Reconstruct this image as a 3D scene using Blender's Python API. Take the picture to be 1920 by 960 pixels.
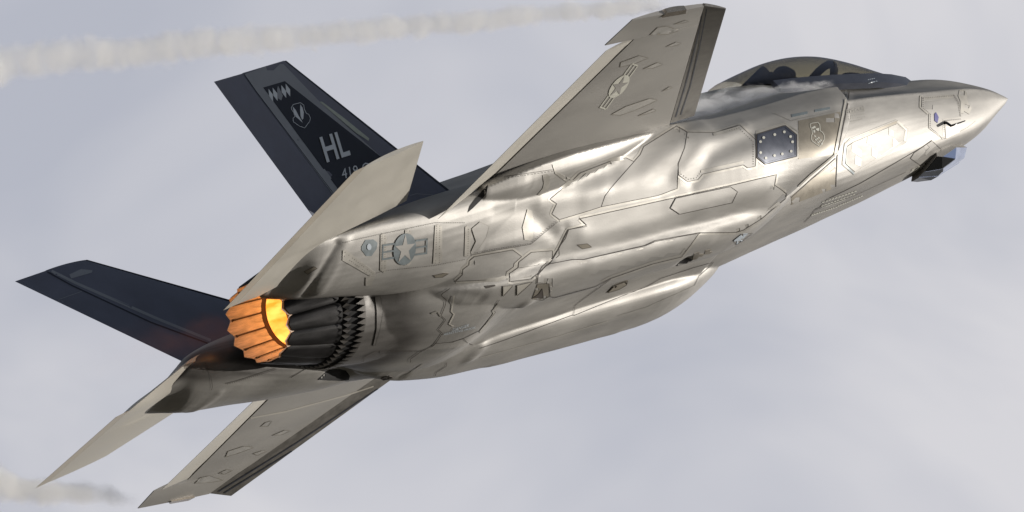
import bpy, bmesh, math, random
import numpy as np
from mathutils import Vector, Matrix
from mathutils.bvhtree import BVHTree
from mathutils.geometry import delaunay_2d_cdt
random.seed(7); rng = np.random.default_rng(7)
for o in list(bpy.data.objects): bpy.data.objects.remove(o)
SC = bpy.context.scene; COL = SC.collection
R = math.radians

# ------------------------------------------------------------------ camera
# body frame of the aircraft: X forward (minus station s), Y to port (minus y), Z up, metres
D = 300.0; KP = 156.469; CX, CY = 1097.934, 422.083
RB = np.array([[0.64525, -0.55578, -0.52417], [0.19314, -0.54515, 0.81579], [-0.73915, -0.62763, -0.24441]])
u_, s_, v_ = np.linalg.svd(RB); RB = u_ @ v_
B0 = np.array([-8.0, 0, 0]); CAMB = B0 + RB.T @ np.array([0, 0, D])
EL = R(24.0)
W3 = np.array([[1, 0, 0], [0, -math.sin(EL), -math.cos(EL)], [0, math.cos(EL), -math.sin(EL)]]).T   # camera axes -> world
W3 = np.array([[1, 0, 0], [0, -math.sin(EL), -math.cos(EL)], [0, math.cos(EL), -math.sin(EL)]])      # columns: right, up, towards camera
CAMW = np.array([0, 0, 1.7])
RW = W3 @ RB                                   # body -> world rotation
TW = CAMW - RW @ CAMB
BODY = Matrix([[*RW[0], TW[0]], [*RW[1], TW[1]], [*RW[2], TW[2]], [0, 0, 0, 1]])
cd = bpy.data.cameras.new('camera'); cam = bpy.data.objects.new('camera', cd); COL.objects.link(cam)
cam.matrix_world = Matrix([[*W3[0], CAMW[0]], [*W3[1], CAMW[1]], [*W3[2], CAMW[2]], [0, 0, 0, 1]])
cd.sensor_width = 36; cd.lens = 18 / (960 / (KP * D)); cd.shift_x = -(CX - 960) / 1920; cd.shift_y = -(480 - CY) / 1920
cd.clip_start = 1; cd.clip_end = 60000
SC.camera = cam

# ------------------------------------------------------------------ sun, sky, exposure
SUN_IMG = Vector((0.948, 0.015, -0.318)).normalized()           # towards the sun: right, up, towards camera
sunw = Vector(W3 @ np.array(SUN_IMG)).normalized()
sun_el = math.asin(sunw.z); sun_az = math.atan2(sunw.x, sunw.y)
ld = bpy.data.lights.new('sun', 'SUN'); ld.energy = 4.2; ld.angle = R(0.5); ld.color = (1.0, 0.94, 0.86)
sun = bpy.data.objects.new('sun', ld); COL.objects.link(sun)
sun.rotation_euler = sunw.to_track_quat('Z', 'Y').to_euler(); sun.location = (0, 0, 500)

wd = bpy.data.worlds.new('World'); SC.world = wd; wd.use_nodes = True
nt = wd.node_tree; nt.nodes.clear()
def N(nt, t, **k):
    n = nt.nodes.new(t)
    for a, b in k.items():
        if a == 'i':
            for q, val in b.items(): n.inputs[q].default_value = val
        else: setattr(n, a, b)
    return n
def L(nt, a, b): nt.links.new(a, b)
out = N(nt, 'ShaderNodeOutputWorld'); bg = N(nt, 'ShaderNodeBackground', i={'Strength': 0.05})
sky = N(nt, 'ShaderNodeTexSky', sky_type='NISHITA', sun_disc=False, sun_elevation=max(sun_el, R(2)), sun_rotation=sun_az, air_density=1.2, dust_density=2.0)
tc = N(nt, 'ShaderNodeTexCoord')
mp = N(nt, 'ShaderNodeMapping'); mp.inputs['Scale'].default_value = (1, 1, 1.6)
n1 = N(nt, 'ShaderNodeTexNoise', i={'Scale': 38.0, 'Detail': 4.0, 'Roughness': 0.5, 'Distortion': 0.6})
n2 = N(nt, 'ShaderNodeTexNoise', i={'Scale': 5.0, 'Detail': 2.0, 'Roughness': 0.5})
cr = N(nt, 'ShaderNodeValToRGB'); cr.color_ramp.elements[0].position = 0.47; cr.color_ramp.elements[1].position = 0.74
cr.color_ramp.elements[0].color = (9.6, 10.0, 11.5, 1); cr.color_ramp.elements[1].color = (13.9, 13.8, 14.5, 1)
mxs = N(nt, 'ShaderNodeMix', data_type='RGBA', i={'Factor': 0.93})
sx = N(nt, 'ShaderNodeSeparateXYZ'); el_ = N(nt, 'ShaderNodeMapRange', i={'From Min': 0.43, 'From Max': 0.54, 'To Min': 0.96, 'To Max': 0.06}); el_.interpolation_type = 'SMOOTHSTEP'
ma = N(nt, 'ShaderNodeMath', operation='ADD')
mm1 = N(nt, 'ShaderNodeMath', operation='MULTIPLY', i={1: 1.0}); mm2 = N(nt, 'ShaderNodeMath', operation='MULTIPLY', i={1: 0.25})
L(nt, tc.outputs['Generated'], sx.inputs[0]); L(nt, sx.outputs[2], el_.inputs[0]); L(nt, el_.outputs[0], mxs.inputs['Factor'])
L(nt, tc.outputs['Generated'], mp.inputs[0]); L(nt, mp.outputs[0], n1.inputs['Vector']); L(nt, mp.outputs[0], n2.inputs['Vector'])
L(nt, n1.outputs[0], mm1.inputs[0]); L(nt, n2.outputs[0], mm2.inputs[0]); L(nt, mm1.outputs[0], ma.inputs[0]); L(nt, mm2.outputs[0], ma.inputs[1])
gx = N(nt, 'ShaderNodeMath', operation='MULTIPLY', i={1: 5.0}); gc = N(nt, 'ShaderNodeClamp', i={'Min': -0.12, 'Max': 0.12}); ga = N(nt, 'ShaderNodeMath', operation='ADD')
L(nt, sx.outputs[0], gx.inputs[0]); L(nt, gx.outputs[0], gc.inputs[0]); L(nt, ma.outputs[0], ga.inputs[0]); L(nt, gc.outputs[0], ga.inputs[1]); L(nt, ga.outputs[0], cr.inputs[0]); L(nt, sky.outputs[0], mxs.inputs['A']); L(nt, cr.outputs[0], mxs.inputs['B'])
L(nt, mxs.outputs['Result'], bg.inputs['Color']); L(nt, bg.outputs[0], out.inputs['Surface'])
SC.view_settings.view_transform = 'Standard'; SC.view_settings.look = 'None'; SC.view_settings.exposure = 0.0; SC.view_settings.gamma = 1
SC.render.engine = 'CYCLES'
SC.cycles.diffuse_bounces = 4; SC.cycles.glossy_bounces = 4; SC.cycles.volume_step_rate = 2.0; SC.cycles.volume_max_steps = 96; SC.cycles.max_bounces = 12; SC.cycles.volume_bounces = 12; SC.cycles.transparent_max_bounces = 12

# ------------------------------------------------------------------ materials
def mat(name, col, metal=0.0, rough=0.5, var=0.0, scale=3.0, bump=0.0, emit=None, estr=0, streak=None, coat=0.0, spec=0.5):
    m = bpy.data.materials.new(name); m.use_nodes = True; t = m.node_tree; b = t.nodes['Principled BSDF']
    b.inputs['Base Color'].default_value = (*col, 1); b.inputs['Metallic'].default_value = metal; b.inputs['Roughness'].default_value = rough
    b.inputs['Specular IOR Level'].default_value = spec
    b.inputs['Coat Weight'].default_value = coat
    if emit: b.inputs['Emission Color'].default_value = (*emit, 1); b.inputs['Emission Strength'].default_value = estr
    if var > 0 or bump > 0:
        c = N(t, 'ShaderNodeTexCoord'); mpn = N(t, 'ShaderNodeMapping'); mpn.inputs['Scale'].default_value = streak or (1, 1, 1)
        nz = N(t, 'ShaderNodeTexNoise', i={'Scale': scale, 'Detail': 6.0, 'Roughness': 0.6}); nf = N(t, 'ShaderNodeTexNoise', i={'Scale': 60.0, 'Detail': 3.0})
        L(t, c.outputs['Object'], mpn.inputs[0]); L(t, mpn.outputs[0], nz.inputs['Vector']); L(t, c.outputs['Object'], nf.inputs['Vector'])
        r = N(t, 'ShaderNodeValToRGB'); r.color_ramp.elements[0].position = 0.3; r.color_ramp.elements[1].position = 0.7
        r.color_ramp.elements[0].color = (*[x * (1 - var) for x in col], 1); r.color_ramp.elements[1].color = (*[min(1, x * (1 + var)) for x in col], 1)
        L(t, nz.outputs[0], r.inputs[0]); L(t, r.outputs[0], b.inputs['Base Color'])
        rr = N(t, 'ShaderNodeMapRange', i={'From Min': 0.3, 'From Max': 0.7, 'To Min': rough * 0.85, 'To Max': min(1, rough * 1.18)})
        L(t, nz.outputs[0], rr.inputs[0]); L(t, rr.outputs[0], b.inputs['Roughness'])
        if bump > 0:
            bp = N(t, 'ShaderNodeBump', i={'Strength': 0.5, 'Distance': bump})
            ad = N(t, 'ShaderNodeMath', operation='ADD'); mu = N(t, 'ShaderNodeMath', operation='MULTIPLY', i={1: 0.35})
            L(t, nf.outputs[0], mu.inputs[0]); L(t, nz.outputs[0], ad.inputs[0]); L(t, mu.outputs[0], ad.inputs[1])
            L(t, ad.outputs[0], bp.inputs['Height']); L(t, bp.outputs[0], b.inputs['Normal'])
    return m
M = {}
M['skin'] = mat('metallic_grey_paint', (0.36, 0.35, 0.33), 0.33, 0.53, 0.20, 2.2, 0.004, streak=(0.35, 1, 1.4))
def soot_shade_on(m, amount=.93):  # soot streaks plus shade of boom and wing, painted into the nacelle colour
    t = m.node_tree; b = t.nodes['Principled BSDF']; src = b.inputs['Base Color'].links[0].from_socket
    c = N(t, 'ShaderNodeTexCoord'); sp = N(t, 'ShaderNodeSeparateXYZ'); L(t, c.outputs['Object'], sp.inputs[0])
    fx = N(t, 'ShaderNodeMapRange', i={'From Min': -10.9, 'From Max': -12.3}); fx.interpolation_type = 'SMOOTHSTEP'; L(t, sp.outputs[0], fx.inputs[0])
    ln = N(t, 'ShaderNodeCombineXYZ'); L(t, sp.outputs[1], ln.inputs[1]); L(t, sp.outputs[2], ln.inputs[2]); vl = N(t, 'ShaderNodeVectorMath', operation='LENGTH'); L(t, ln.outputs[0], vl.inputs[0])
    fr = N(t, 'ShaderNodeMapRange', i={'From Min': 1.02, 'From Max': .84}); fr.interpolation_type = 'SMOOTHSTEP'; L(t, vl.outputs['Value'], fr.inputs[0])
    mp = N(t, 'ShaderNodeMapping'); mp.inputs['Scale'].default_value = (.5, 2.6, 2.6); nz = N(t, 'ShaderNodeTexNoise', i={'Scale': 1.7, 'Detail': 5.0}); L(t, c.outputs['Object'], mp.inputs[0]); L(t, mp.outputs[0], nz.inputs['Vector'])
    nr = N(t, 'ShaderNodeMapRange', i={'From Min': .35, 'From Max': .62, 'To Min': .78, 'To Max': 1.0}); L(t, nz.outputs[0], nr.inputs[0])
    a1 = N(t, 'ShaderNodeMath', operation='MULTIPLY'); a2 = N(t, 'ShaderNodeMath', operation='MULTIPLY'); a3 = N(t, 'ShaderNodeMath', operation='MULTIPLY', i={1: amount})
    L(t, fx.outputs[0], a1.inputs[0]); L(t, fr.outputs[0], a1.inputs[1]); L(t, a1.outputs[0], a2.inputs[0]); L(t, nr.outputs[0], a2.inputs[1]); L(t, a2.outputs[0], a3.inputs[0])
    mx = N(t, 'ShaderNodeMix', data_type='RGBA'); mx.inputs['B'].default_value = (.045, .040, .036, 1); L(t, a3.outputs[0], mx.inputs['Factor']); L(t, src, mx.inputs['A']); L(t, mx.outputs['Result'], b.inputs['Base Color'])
M['panel'] = mat('metallic_grey_panel_paint', (0.37, 0.36, 0.34), 0.28, 0.56, 0.12, 3.0, 0.003, streak=(0.35, 1, 1.4))
M['wing'] = mat('wing_grey_paint', (0.36, 0.35, 0.33), 0.25, 0.5, 0.10, 1.6, 0.003, streak=(0.5, 1, 1))
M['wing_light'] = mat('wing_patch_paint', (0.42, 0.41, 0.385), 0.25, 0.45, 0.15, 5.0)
M['lef'] = mat('leading_edge_paint', (0.25, 0.24, 0.225), 0.35, 0.42, 0.25, 2.5, 0.001, streak=(3, 3, 3))
M['edge'] = mat('edge_tan_paint', (0.50, 0.48, 0.43), 0.15, 0.5, 0.06, 2.0, 0.001)
M['seal'] = mat('seam_band_paint', (0.40, 0.385, 0.35), 0.35, 0.5, 0.10, 6.0)
M['gap'] = mat('dark_joint', (0.05, 0.04, 0.032), 0.0, 0.7)
M['dark'] = mat('dark_blue_grey_paint', (0.06, 0.07, 0.105), 0.3, 0.45, 0.12, 2.0, 0.002)
M['fin'] = mat('fin_dark_paint', (0.10, 0.115, 0.16), 0.0, 0.55, 0.15, 2.0, 0.002, spec=.35)
M['fin_black'] = mat('fin_black_panel', (0.04, 0.047, 0.062), 0.0, 0.7, 0.08, 3.0, spec=.04)
M['fin_grey'] = mat('fin_grey_band', (0.22, 0.245, 0.28), 0.0, 0.6, 0.08, 2.5, spec=.15)
M['mark'] = mat('marking_grey', (0.46, 0.52, 0.58), 0.0, 0.5)
M['mark_pale'] = mat('marking_pale', (0.62, 0.62, 0.55), 0.0, 0.5, 0.05, 9.0)
M['mark_blue'] = mat('marking_blue_grey', (0.21, 0.245, 0.26), 0.25, 0.45, 0.12, 9.0)
M['blue'] = mat('deep_blue_paint', (0.06, 0.06, 0.25), 0.1, 0.4)
M['slate'] = mat('slate_panel', (0.085, 0.095, 0.125), 0.35, 0.42, 0.08, 6.0)
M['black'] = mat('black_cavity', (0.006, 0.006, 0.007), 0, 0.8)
M['metal'] = mat('dark_burnt_metal', (0.018, 0.017, 0.018), 0.4, 0.45, 0.4, 5.0, 0.003, streak=(0.4, 2, 2))
M['bright'] = mat('bright_metal', (0.55, 0.50, 0.44), 0.9, 0.25, 0.1, 9.0)
M['seat'] = mat('seat_fabric', (0.02, 0.02, 0.024), 0, 0.8)
M['tan'] = mat('tan_duct_paint', (0.42, 0.35, 0.24), 0.15, 0.55, 0.15, 5.0)
M['helmet'] = mat('helmet_shell', (0.03, 0.03, 0.035), 0.0, 0.25)
M['suit'] = mat('flight_suit', (0.06, 0.065, 0.045), 0, 0.85, 0.2, 20.0)
M['visor'] = mat('visor', (0.01, 0.01, 0.012), 0.2, 0.06)
M['mask'] = mat('oxygen_mask', (0.08, 0.09, 0.07), 0, 0.6)

for k_ in ('skin', 'panel', 'seal'): soot_shade_on(M[k_])

# ------------------------------------------------------------------ helpers
def P(s, y, z): return Vector((-s, -y, z))
def ray(u, v):
    d = RB.T @ np.array([(u - CX) / (KP * D), -(v - CY) / (KP * D), -1.0]); return Vector(CAMB), Vector(d).normalized()
def U(u, v, **k):
    o, d = ray(u, v)
    (key, val), = k.items()
    ax = {'s': 0, 'y': 1, 'z': 2}[key]; val = val if key == 'z' else -val
    return o + d * ((val - o[ax]) / d[ax])
def Upl(u, v, p, n):
    o, d = ray(u, v); return o + d * ((p - o).dot(n) / d.dot(n))
def proj(p):
    c = RB @ (np.array(p) - B0); w = D - c[2]; return CX + KP * D * c[0] / w, CY - KP * D * c[1] / w

def mesh_obj(name, verts, faces, material, parent=None, smooth=True, label=None):
    me = bpy.data.meshes.new(name); me.from_pydata([tuple(v) for v in verts], [], faces); me.validate(); me.update()
    return me_obj(name, me, material, parent, smooth, label)
def me_obj(name, me, material, parent=None, smooth=True, label=None, auto=None):
    if material: me.materials.append(material)
    if smooth: me.polygons.foreach_set('use_smooth', [True] * len(me.polygons))
    o = bpy.data.objects.new(name, me); COL.objects.link(o)
    if parent: o.parent = parent
    if label: o['label'] = label
    if auto: me.set_sharp_from_angle(angle=R(auto))
    return o
def fix(o, auto=None, merge=1e-5):
    bm = bmesh.new(); bm.from_mesh(o.data); bmesh.ops.remove_doubles(bm, verts=bm.verts, dist=merge); bmesh.ops.recalc_face_normals(bm, faces=bm.faces); bm.to_mesh(o.data); bm.free()
    if auto: o.data.set_sharp_from_angle(angle=R(auto))
    return o
def empty(name, label, cat, mw=None, group=None):
    o = bpy.data.objects.new(name, None); COL.objects.link(o); o.empty_display_size = 0.5
    if mw is not None: o.matrix_world = mw
    tag(o, label, cat, group); return o
def tag(o, label, cat, group=None):
    o['label'] = label; o['category'] = cat
    if group: o['group'] = group

def cr_curve(pts, n, crease=()):
    """Catmull-Rom through pts (k,3) with n steps per span, corners kept at crease indices."""
    pts = np.asarray(pts, float); k = len(pts); res = []
    for i in range(k - 1):
        p1, p2 = pts[i], pts[i + 1]
        p0 = pts[i - 1] if i > 0 and i not in crease else 2 * p1 - p2
        p3 = pts[i + 2] if i + 2 < k and (i + 1) not in crease else 2 * p2 - p1
        d1, d0, d2 = np.linalg.norm(p2 - p1) + 1e-9, np.linalg.norm(p1 - p0) + 1e-9, np.linalg.norm(p3 - p2) + 1e-9
        m1 = ((p1 - p0) / d0 * d1 + (p2 - p1)) / 2 * 1.0; m2 = ((p2 - p1) + (p3 - p2) / d2 * d1) / 2
        for j in range(n):
            t = j / n; res.append((2*t**3-3*t*t+1)*p1 + (t**3-2*t*t+t)*m1 + (-2*t**3+3*t*t)*p2 + (t**3-t*t)*m2)
    res.append(pts[-1]); return np.array(res)
def loft(name, secs, nc=5, ns=6, crease=(), mirror=False, closed=False, screase=()):
    """secs: list of sections, each a list of (s,y,z). mirror: half sections top->bottom, mirrored to a full ring."""
    S = []
    for sec in secs:
        sec = list(sec)
        if closed: sec = sec + [sec[0]]
        c = cr_curve(sec, nc, crease)
        if closed: c = c[:-1]
        S.append(c)
    S = np.array(S); cols = [cr_curve(S[:, j], ns, screase) for j in range(S.shape[1])]
    G = np.array(cols).transpose(1, 0, 2)
    if mirror:
        Mi = G[:, 1:-1][:, ::-1].copy(); Mi[:, :, 1] *= -1; G = np.concatenate([G, Mi], 1)
    n, k = G.shape[:2]
    V = [P(*p) for row in G for p in row]; F = []
    for i in range(n - 1):
        for j in range(k): F.append((i * k + j, i * k + (j + 1) % k, (i + 1) * k + (j + 1) % k, (i + 1) * k + j))
    F.append(tuple(range(k))); F.append(tuple(range((n - 1) * k, n * k)))
    return V, F
def union(name, parts, voxel, smooth_it, material, parent):
    V, F = [], []
    for v, f in parts:
        b = len(V); V += list(v); F += [tuple(i + b for i in q) for q in f]
    me = bpy.data.meshes.new(name + '_cage'); me.from_pydata([tuple(v) for v in V], [], F)
    bm = bmesh.new(); bm.from_mesh(me); bmesh.ops.remove_doubles(bm, verts=bm.verts, dist=1e-5)
    bmesh.ops.triangulate(bm, faces=[f for f in bm.faces if len(f.verts) > 4]); bmesh.ops.recalc_face_normals(bm, faces=bm.faces); bm.to_mesh(me); bm.free()
    o = bpy.data.objects.new('cage', me); COL.objects.link(o)
    r = o.modifiers.new('r', 'REMESH'); r.mode = 'VOXEL'; r.voxel_size = voxel; r.use_smooth_shade = True
    if smooth_it:
        m = o.modifiers.new('s', 'SMOOTH'); m.iterations = smooth_it; m.factor = 0.5
    dg = bpy.context.evaluated_depsgraph_get(); dg.update(); me2 = bpy.data.meshes.new_from_object(o.evaluated_get(dg))
    bpy.data.objects.remove(o); me2.name = name; me2.materials.clear()
    return me_obj(name, me2, material, parent, True)

# ------------------------------------------------------------------ the ground far below
gv = [(-30000, -30000, 0), (30000, -30000, 0), (30000, 30000, 0), (-30000, 30000, 0)]
gm = mat('dry_grassland', (0.13, 0.115, 0.085), 0, 0.95, 0.35, 0.01)
g = mesh_obj('ground', gv, [(0, 1, 2, 3)], gm, smooth=False); g['kind'] = 'structure'; g['label'] = 'dry brown grassland far below the aircraft'

# ================================================================== THE JET
jet = empty('fighter_jet', 'grey single-engine twin-tail fighter jet banking with its belly towards the viewer and afterburner lit', 'fighter jet', BODY)

def sec(s, pts): return [(s, y, z) for y, z in pts]
# --- forward fuselage
Fs = [[(0.0, 0.002 * math.sin(a), 0.002 * math.cos(a)) for a in np.linspace(0, math.pi, 7)],
 sec(.10, [(0, .055), (.028, .047), (.045, .03), (.055, .012), (.048, -.02), (.025, -.045), (0, -.053)]),
 sec(.35, [(0, .20), (.08, .175), (.13, .12), (.165, .06), (.15, -.03), (.085, -.13), (0, -.155)]),
 sec(.70, [(0, .355), (.12, .315), (.205, .185), (.30, .104), (.27, -.06), (.17, -.24), (0, -.295)]),
 sec(1.2, [(0, .50), (.17, .45), (.31, .25), (.445, .125), (.41, -.10), (.27, -.36), (0, -.42)]),
 sec(1.9, [(0, .58), (.24, .53), (.43, .30), (.60, .142), (.55, -.14), (.38, -.44), (0, -.525)]),
 sec(2.7, [(0, .62), (.30, .58), (.54, .34), (.755, .18), (.69, -.16), (.45, -.53), (0, -.59)]),
 sec(3.5, [(0, .78), (.36, .74), (.64, .43), (.905, .205), (.81, -.2), (.50, -.60), (0, -.655)]),
 sec(4.3, [(0, 1.10), (.40, .93), (.74, .50), (1.03, .2), (.90, -.25), (.55, -.665), (0, -.71)]),
 sec(5.1, [(0, 1.20), (.42, 1.02), (.80, .60), (1.1, .2), (.98, -.3), (.60, -.72), (0, -.765)]),
 sec(6.0, [(0, 1.20), (.42, 1.02), (.82, .58), (1.12, .2), (1.0, -.32), (.66, -.77), (0, -.81)]),
 sec(7.0, [(0, 1.1), (.4, .92), (.8, .5), (1.0, .15), (.9, -.3), (.6, -.7), (0, -.78)])]
cF = loft('f', Fs, 6, 6, crease=(3,), mirror=True)
# --- intake cowls and mid body; first section is the swept intake lip
Ms = [[(5.2, 0, .75), (5.0, .45, .70), (4.55, 1.0, .38), (4.33, 1.42, .235), (4.40, 1.50, -.03), (5.18, 1.545, -.65), (5.56, 1.36, -.75), (5.87, 1.08, -.82), (6.05, .6, -.80), (6.1, 0, -.78)],
 [(5.3, 0, 1.0), (5.1, .5, .90), (4.75, 1.05, .48), (4.70, 1.50, .235), (4.80, 1.60, -.06), (5.45, 1.63, -.60), (5.78, 1.45, -.76), (6.1, 1.10, -.87), (6.25, .6, -.84), (6.3, 0, -.81)],
 sec(6.2, [(0, 1.16), (.5, .98), (1.05, .52), (1.63, .195), (1.72, -.05), (1.70, -.42), (1.52, -.72), (1.15, -.90), (.6, -.87), (0, -.84)]),
 sec(7.0, [(0, 1.16), (.5, .98), (1.1, .53), (1.71, .19), (1.78, -.05), (1.74, -.40), (1.52, -.72), (1.15, -.90), (.6, -.88), (0, -.85)]),
 sec(8.0, [(0, 1.12), (.5, .95), (1.2, .50), (1.85, .22), (1.84, -.02), (1.70, -.36), (1.46, -.69), (1.14, -.88), (.6, -.88), (0, -.86)]),
 sec(9.3, [(0, 1.06), (.5, .90), (1.2, .47), (1.95, .20), (1.84, -.05), (1.64, -.36), (1.40, -.67), (1.12, -.86), (.6, -.88), (0, -.87)]),
 sec(10.4, [(0, 1.02), (.5, .86), (1.2, .44), (1.97, .15), (1.84, -.12), (1.60, -.38), (1.34, -.62), (1.08, -.80), (.6, -.88), (0, -.90)]),
 sec(11.1, [(0, 1.0), (.5, .84), (1.2, .42), (1.97, .10), (1.84, -.16), (1.58, -.40), (1.32, -.60), (1.05, -.78), (.6, -.92), (0, -1.03)]),
 sec(11.8, [(0, .95), (.5, .80), (1.2, .42), (1.93, .04), (1.80, -.20), (1.50, -.40), (1.20, -.54), (.92, -.66), (.52, -.83), (0, -.92)]),
 sec(12.5, [(0, .86), (.45, .74), (1.0, .40), (1.3, .1), (1.2, -.1), (1.0, -.25), (.85, -.40), (.68, -.52), (.4, -.70), (0, -.78)]),
 sec(13.0, [(0, .72), (.35, .64), (.55, .4), (.7, .1), (.68, -.1), (.60, -.28), (.5, -.42), (.4, -.50), (.25, -.62), (0, -.67)])]
cM = loft('m', Ms, 5, 6, crease=(3,), mirror=True)
# --- engine nacelle (round, ends at the nozzle)
def revolve(prof, zc=0.0, n=48):
    V, F = [], []
    for s, r in prof:
        for k in range(n):
            a = 2 * math.pi * k / n; V.append(P(s, r * math.sin(a), zc + r * math.cos(a)))
    m = len(prof)
    for i in range(m - 1):
        for k in range(n): F.append((i*n+k, i*n+(k+1) % n, (i+1)*n+(k+1) % n, (i+1)*n+k))
    F.append(tuple(range(n))); F.append(tuple(range((m-1)*n, m*n)))
    return V, F
cN = revolve([(10.2, .70), (10.8, .86), (11.4, .89), (12.0, .85), (12.6, .79), (12.96, .757), (12.98, .74), (12.97, .70), (12.6, .66)])
# --- booms that carry the tails
def both(fn):
    a = fn(1); b = fn(-1); return [a, b]
def boom(sg):
    S = [[(s, sg * y, z) for y, z in q] for s, q in [
     (11.0, [(1.0, .40), (1.6, .30), (1.85, .12), (1.93, .0), (1.86, -.16), (1.55, -.38), (1.15, -.52), (.8, -.5), (.7, 0)]),
     (11.7, [(1.0, .40), (1.6, .30), (1.87, .12), (1.95, .0), (1.88, -.18), (1.55, -.43), (1.12, -.58), (.78, -.52), (.7, 0)]),
     (12.6, [(1.0, .40), (1.6, .28), (1.87, .10), (1.94, -.02), (1.86, -.17), (1.52, -.40), (1.12, -.51), (.80, -.45), (.72, 0)]),
     (13.4, [(1.0, .36), (1.6, .24), (1.85, .10), (1.92, .02), (1.82, -.12), (1.47, -.33), (1.10, -.39), (.78, -.27), (.74, .05)]),
     (14.0, [(1.0, .30), (1.5, .22), (1.80, .10), (1.88, .04), (1.77, -.09), (1.44, -.28), (1.06, -.29), (.71, -.10), (.71, .10)]),
     (14.4, [(1.0, .20), (1.5, .15), (1.78, .09), (1.85, .04), (1.73, -.06), (1.42, -.21), (1.06, -.18), (.70, .0), (.71, .10)]),
     (14.56, [(1.0, .08), (1.5, .08), (1.74, .05), (1.78, .02), (1.70, -.03), (1.42, -.095), (1.06, -.10), (.74, .01), (.75, .06)]),
     (14.75, [(1.05, .0), (1.4, .02), (1.6, .02), (1.65, .0), (1.55, -.02), (1.38, -.04), (1.15, -.055), (.95, -.03), (.95, -.01)])]]
    return loft('b', S, 4, 6, closed=True)
cB = both(boom)
def bay(sg):
    S = []
    for s, zb, w, zt in [(5.35, -.62, .10, -.45), (5.55, -.76, .22, -.5), (5.95, -.91, .36, -.55), (6.6, -1.05, .45, -.6), (7.6, -1.055, .46, -.6), (9.0, -1.02, .45, -.6), (10.0, -.985, .43, -.6), (10.7, -.94, .38, -.6), (11.6, -.80, .25, -.55), (12.2, -.55, .12, -.45)]:
        c = (zb + zt) / 2; h = (zt - zb) / 2; S.append([(s, sg * (.76 + w * math.copysign(abs(math.cos(a)) ** .8, math.cos(a))), c + h * math.copysign(abs(math.sin(a)) ** .8, math.sin(a))) for a in np.linspace(0, 2 * math.pi, 13)[:-1]])
    return loft('bay', S, 4, 5, closed=True)
cW = both(bay)
def root(sg):
    S = []
    for s, y, z, r in [(8.0, 1.78, .17, .02), (8.5, 1.79, .14, .07), (9.0, 1.80, .10, .12), (9.6, 1.82, .06, .17), (10.2, 1.84, .04, .19), (11.0, 1.84, .02, .17), (11.6, 1.82, .02, .11)]:
        S.append([(s, sg * (y + 2.1 * r * math.cos(a)), z + r * math.sin(a)) for a in np.linspace(0, 2 * math.pi, 9)[:-1]])
    return loft('root', S, 4, 5, closed=True)
cR = both(root)
fus = union('fuselage', [cF, cM, cN] + cB + cW + cR, 0.014, 4, M['skin'], jet)
fus.data.materials.append(M['dark'])

# ---------------- sculpting strokes: swellings and hollows of the skin
def bvh_of(objs):
    V, F = [], []
    for o in objs:
        b = len(V); me = o.data; V += [o.matrix_basis @ v.co for v in me.vertices]; F += [tuple(i + b for i in p.vertices) for p in me.polygons]
    return BVHTree.FromPolygons(V, F)
def hit(bv, u, v):
    o, d = ray(u, v); h = bv.ray_cast(o + d * 250, d); return h[0], h[1]
STROKES = []   # (pixel polyline, width m, amount m)
exec_strokes = True
def sculpt(obj, strokes):
    bv = bvh_of([obj]); me = obj.data; n = len(me.vertices)
    co = np.empty(n * 3); me.vertices.foreach_get('co', co); co = co.reshape(-1, 3)
    no = np.empty(n * 3); me.vertices.foreach_get('normal', no); no = no.reshape(-1, 3)
    disp = np.zeros(n)
    for pl, w, amp, *one in strokes:
        pts = []
        for (a, b), (c, d) in zip(pl[:-1], pl[1:]) if len(pl) > 1 else [(pl[0], pl[0])]:
            for t in np.linspace(0, 1, 12):
                h, nn = hit(bv, a + (c - a) * t, b + (d - b) * t)
                if h: pts.append(h)
        if not pts: continue
        for sg in ((1,) if one else (1, -1)):
            q = np.array([[p.x, p.y * sg, p.z] for p in pts])
            lo, hi = q.min(0) - 2.5 * w, q.max(0) + 2.5 * w
            idx = np.where(((co > lo) & (co < hi)).all(1))[0]
            if not len(idx): continue
            c = co[idx]; best = np.full(len(idx), 1e9)
            for i in range(len(q)):
                a = q[i]; b = q[min(i + 1, len(q) - 1)]; ab = b - a; l2 = ab @ ab
                t = np.clip(((c - a) @ ab) / l2, 0, 1)[:, None] if l2 > 1e-12 and l2 < .25 else 0
                best = np.minimum(best, ((c - a - t * ab) ** 2).sum(1))
            disp[idx] += .6 * amp * np.exp(-best / (w * w))
    for k in range(14):
        d = rng.normal(size=3); d /= np.linalg.norm(d); wl = rng.uniform(.35, 1.1); disp += .0008 * wl * np.sin(co @ d * 2 * math.pi / wl + rng.uniform(0, 6.28))
    co = co + no * disp[:, None]; me.vertices.foreach_set('co', co.ravel()); me.update()
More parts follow.
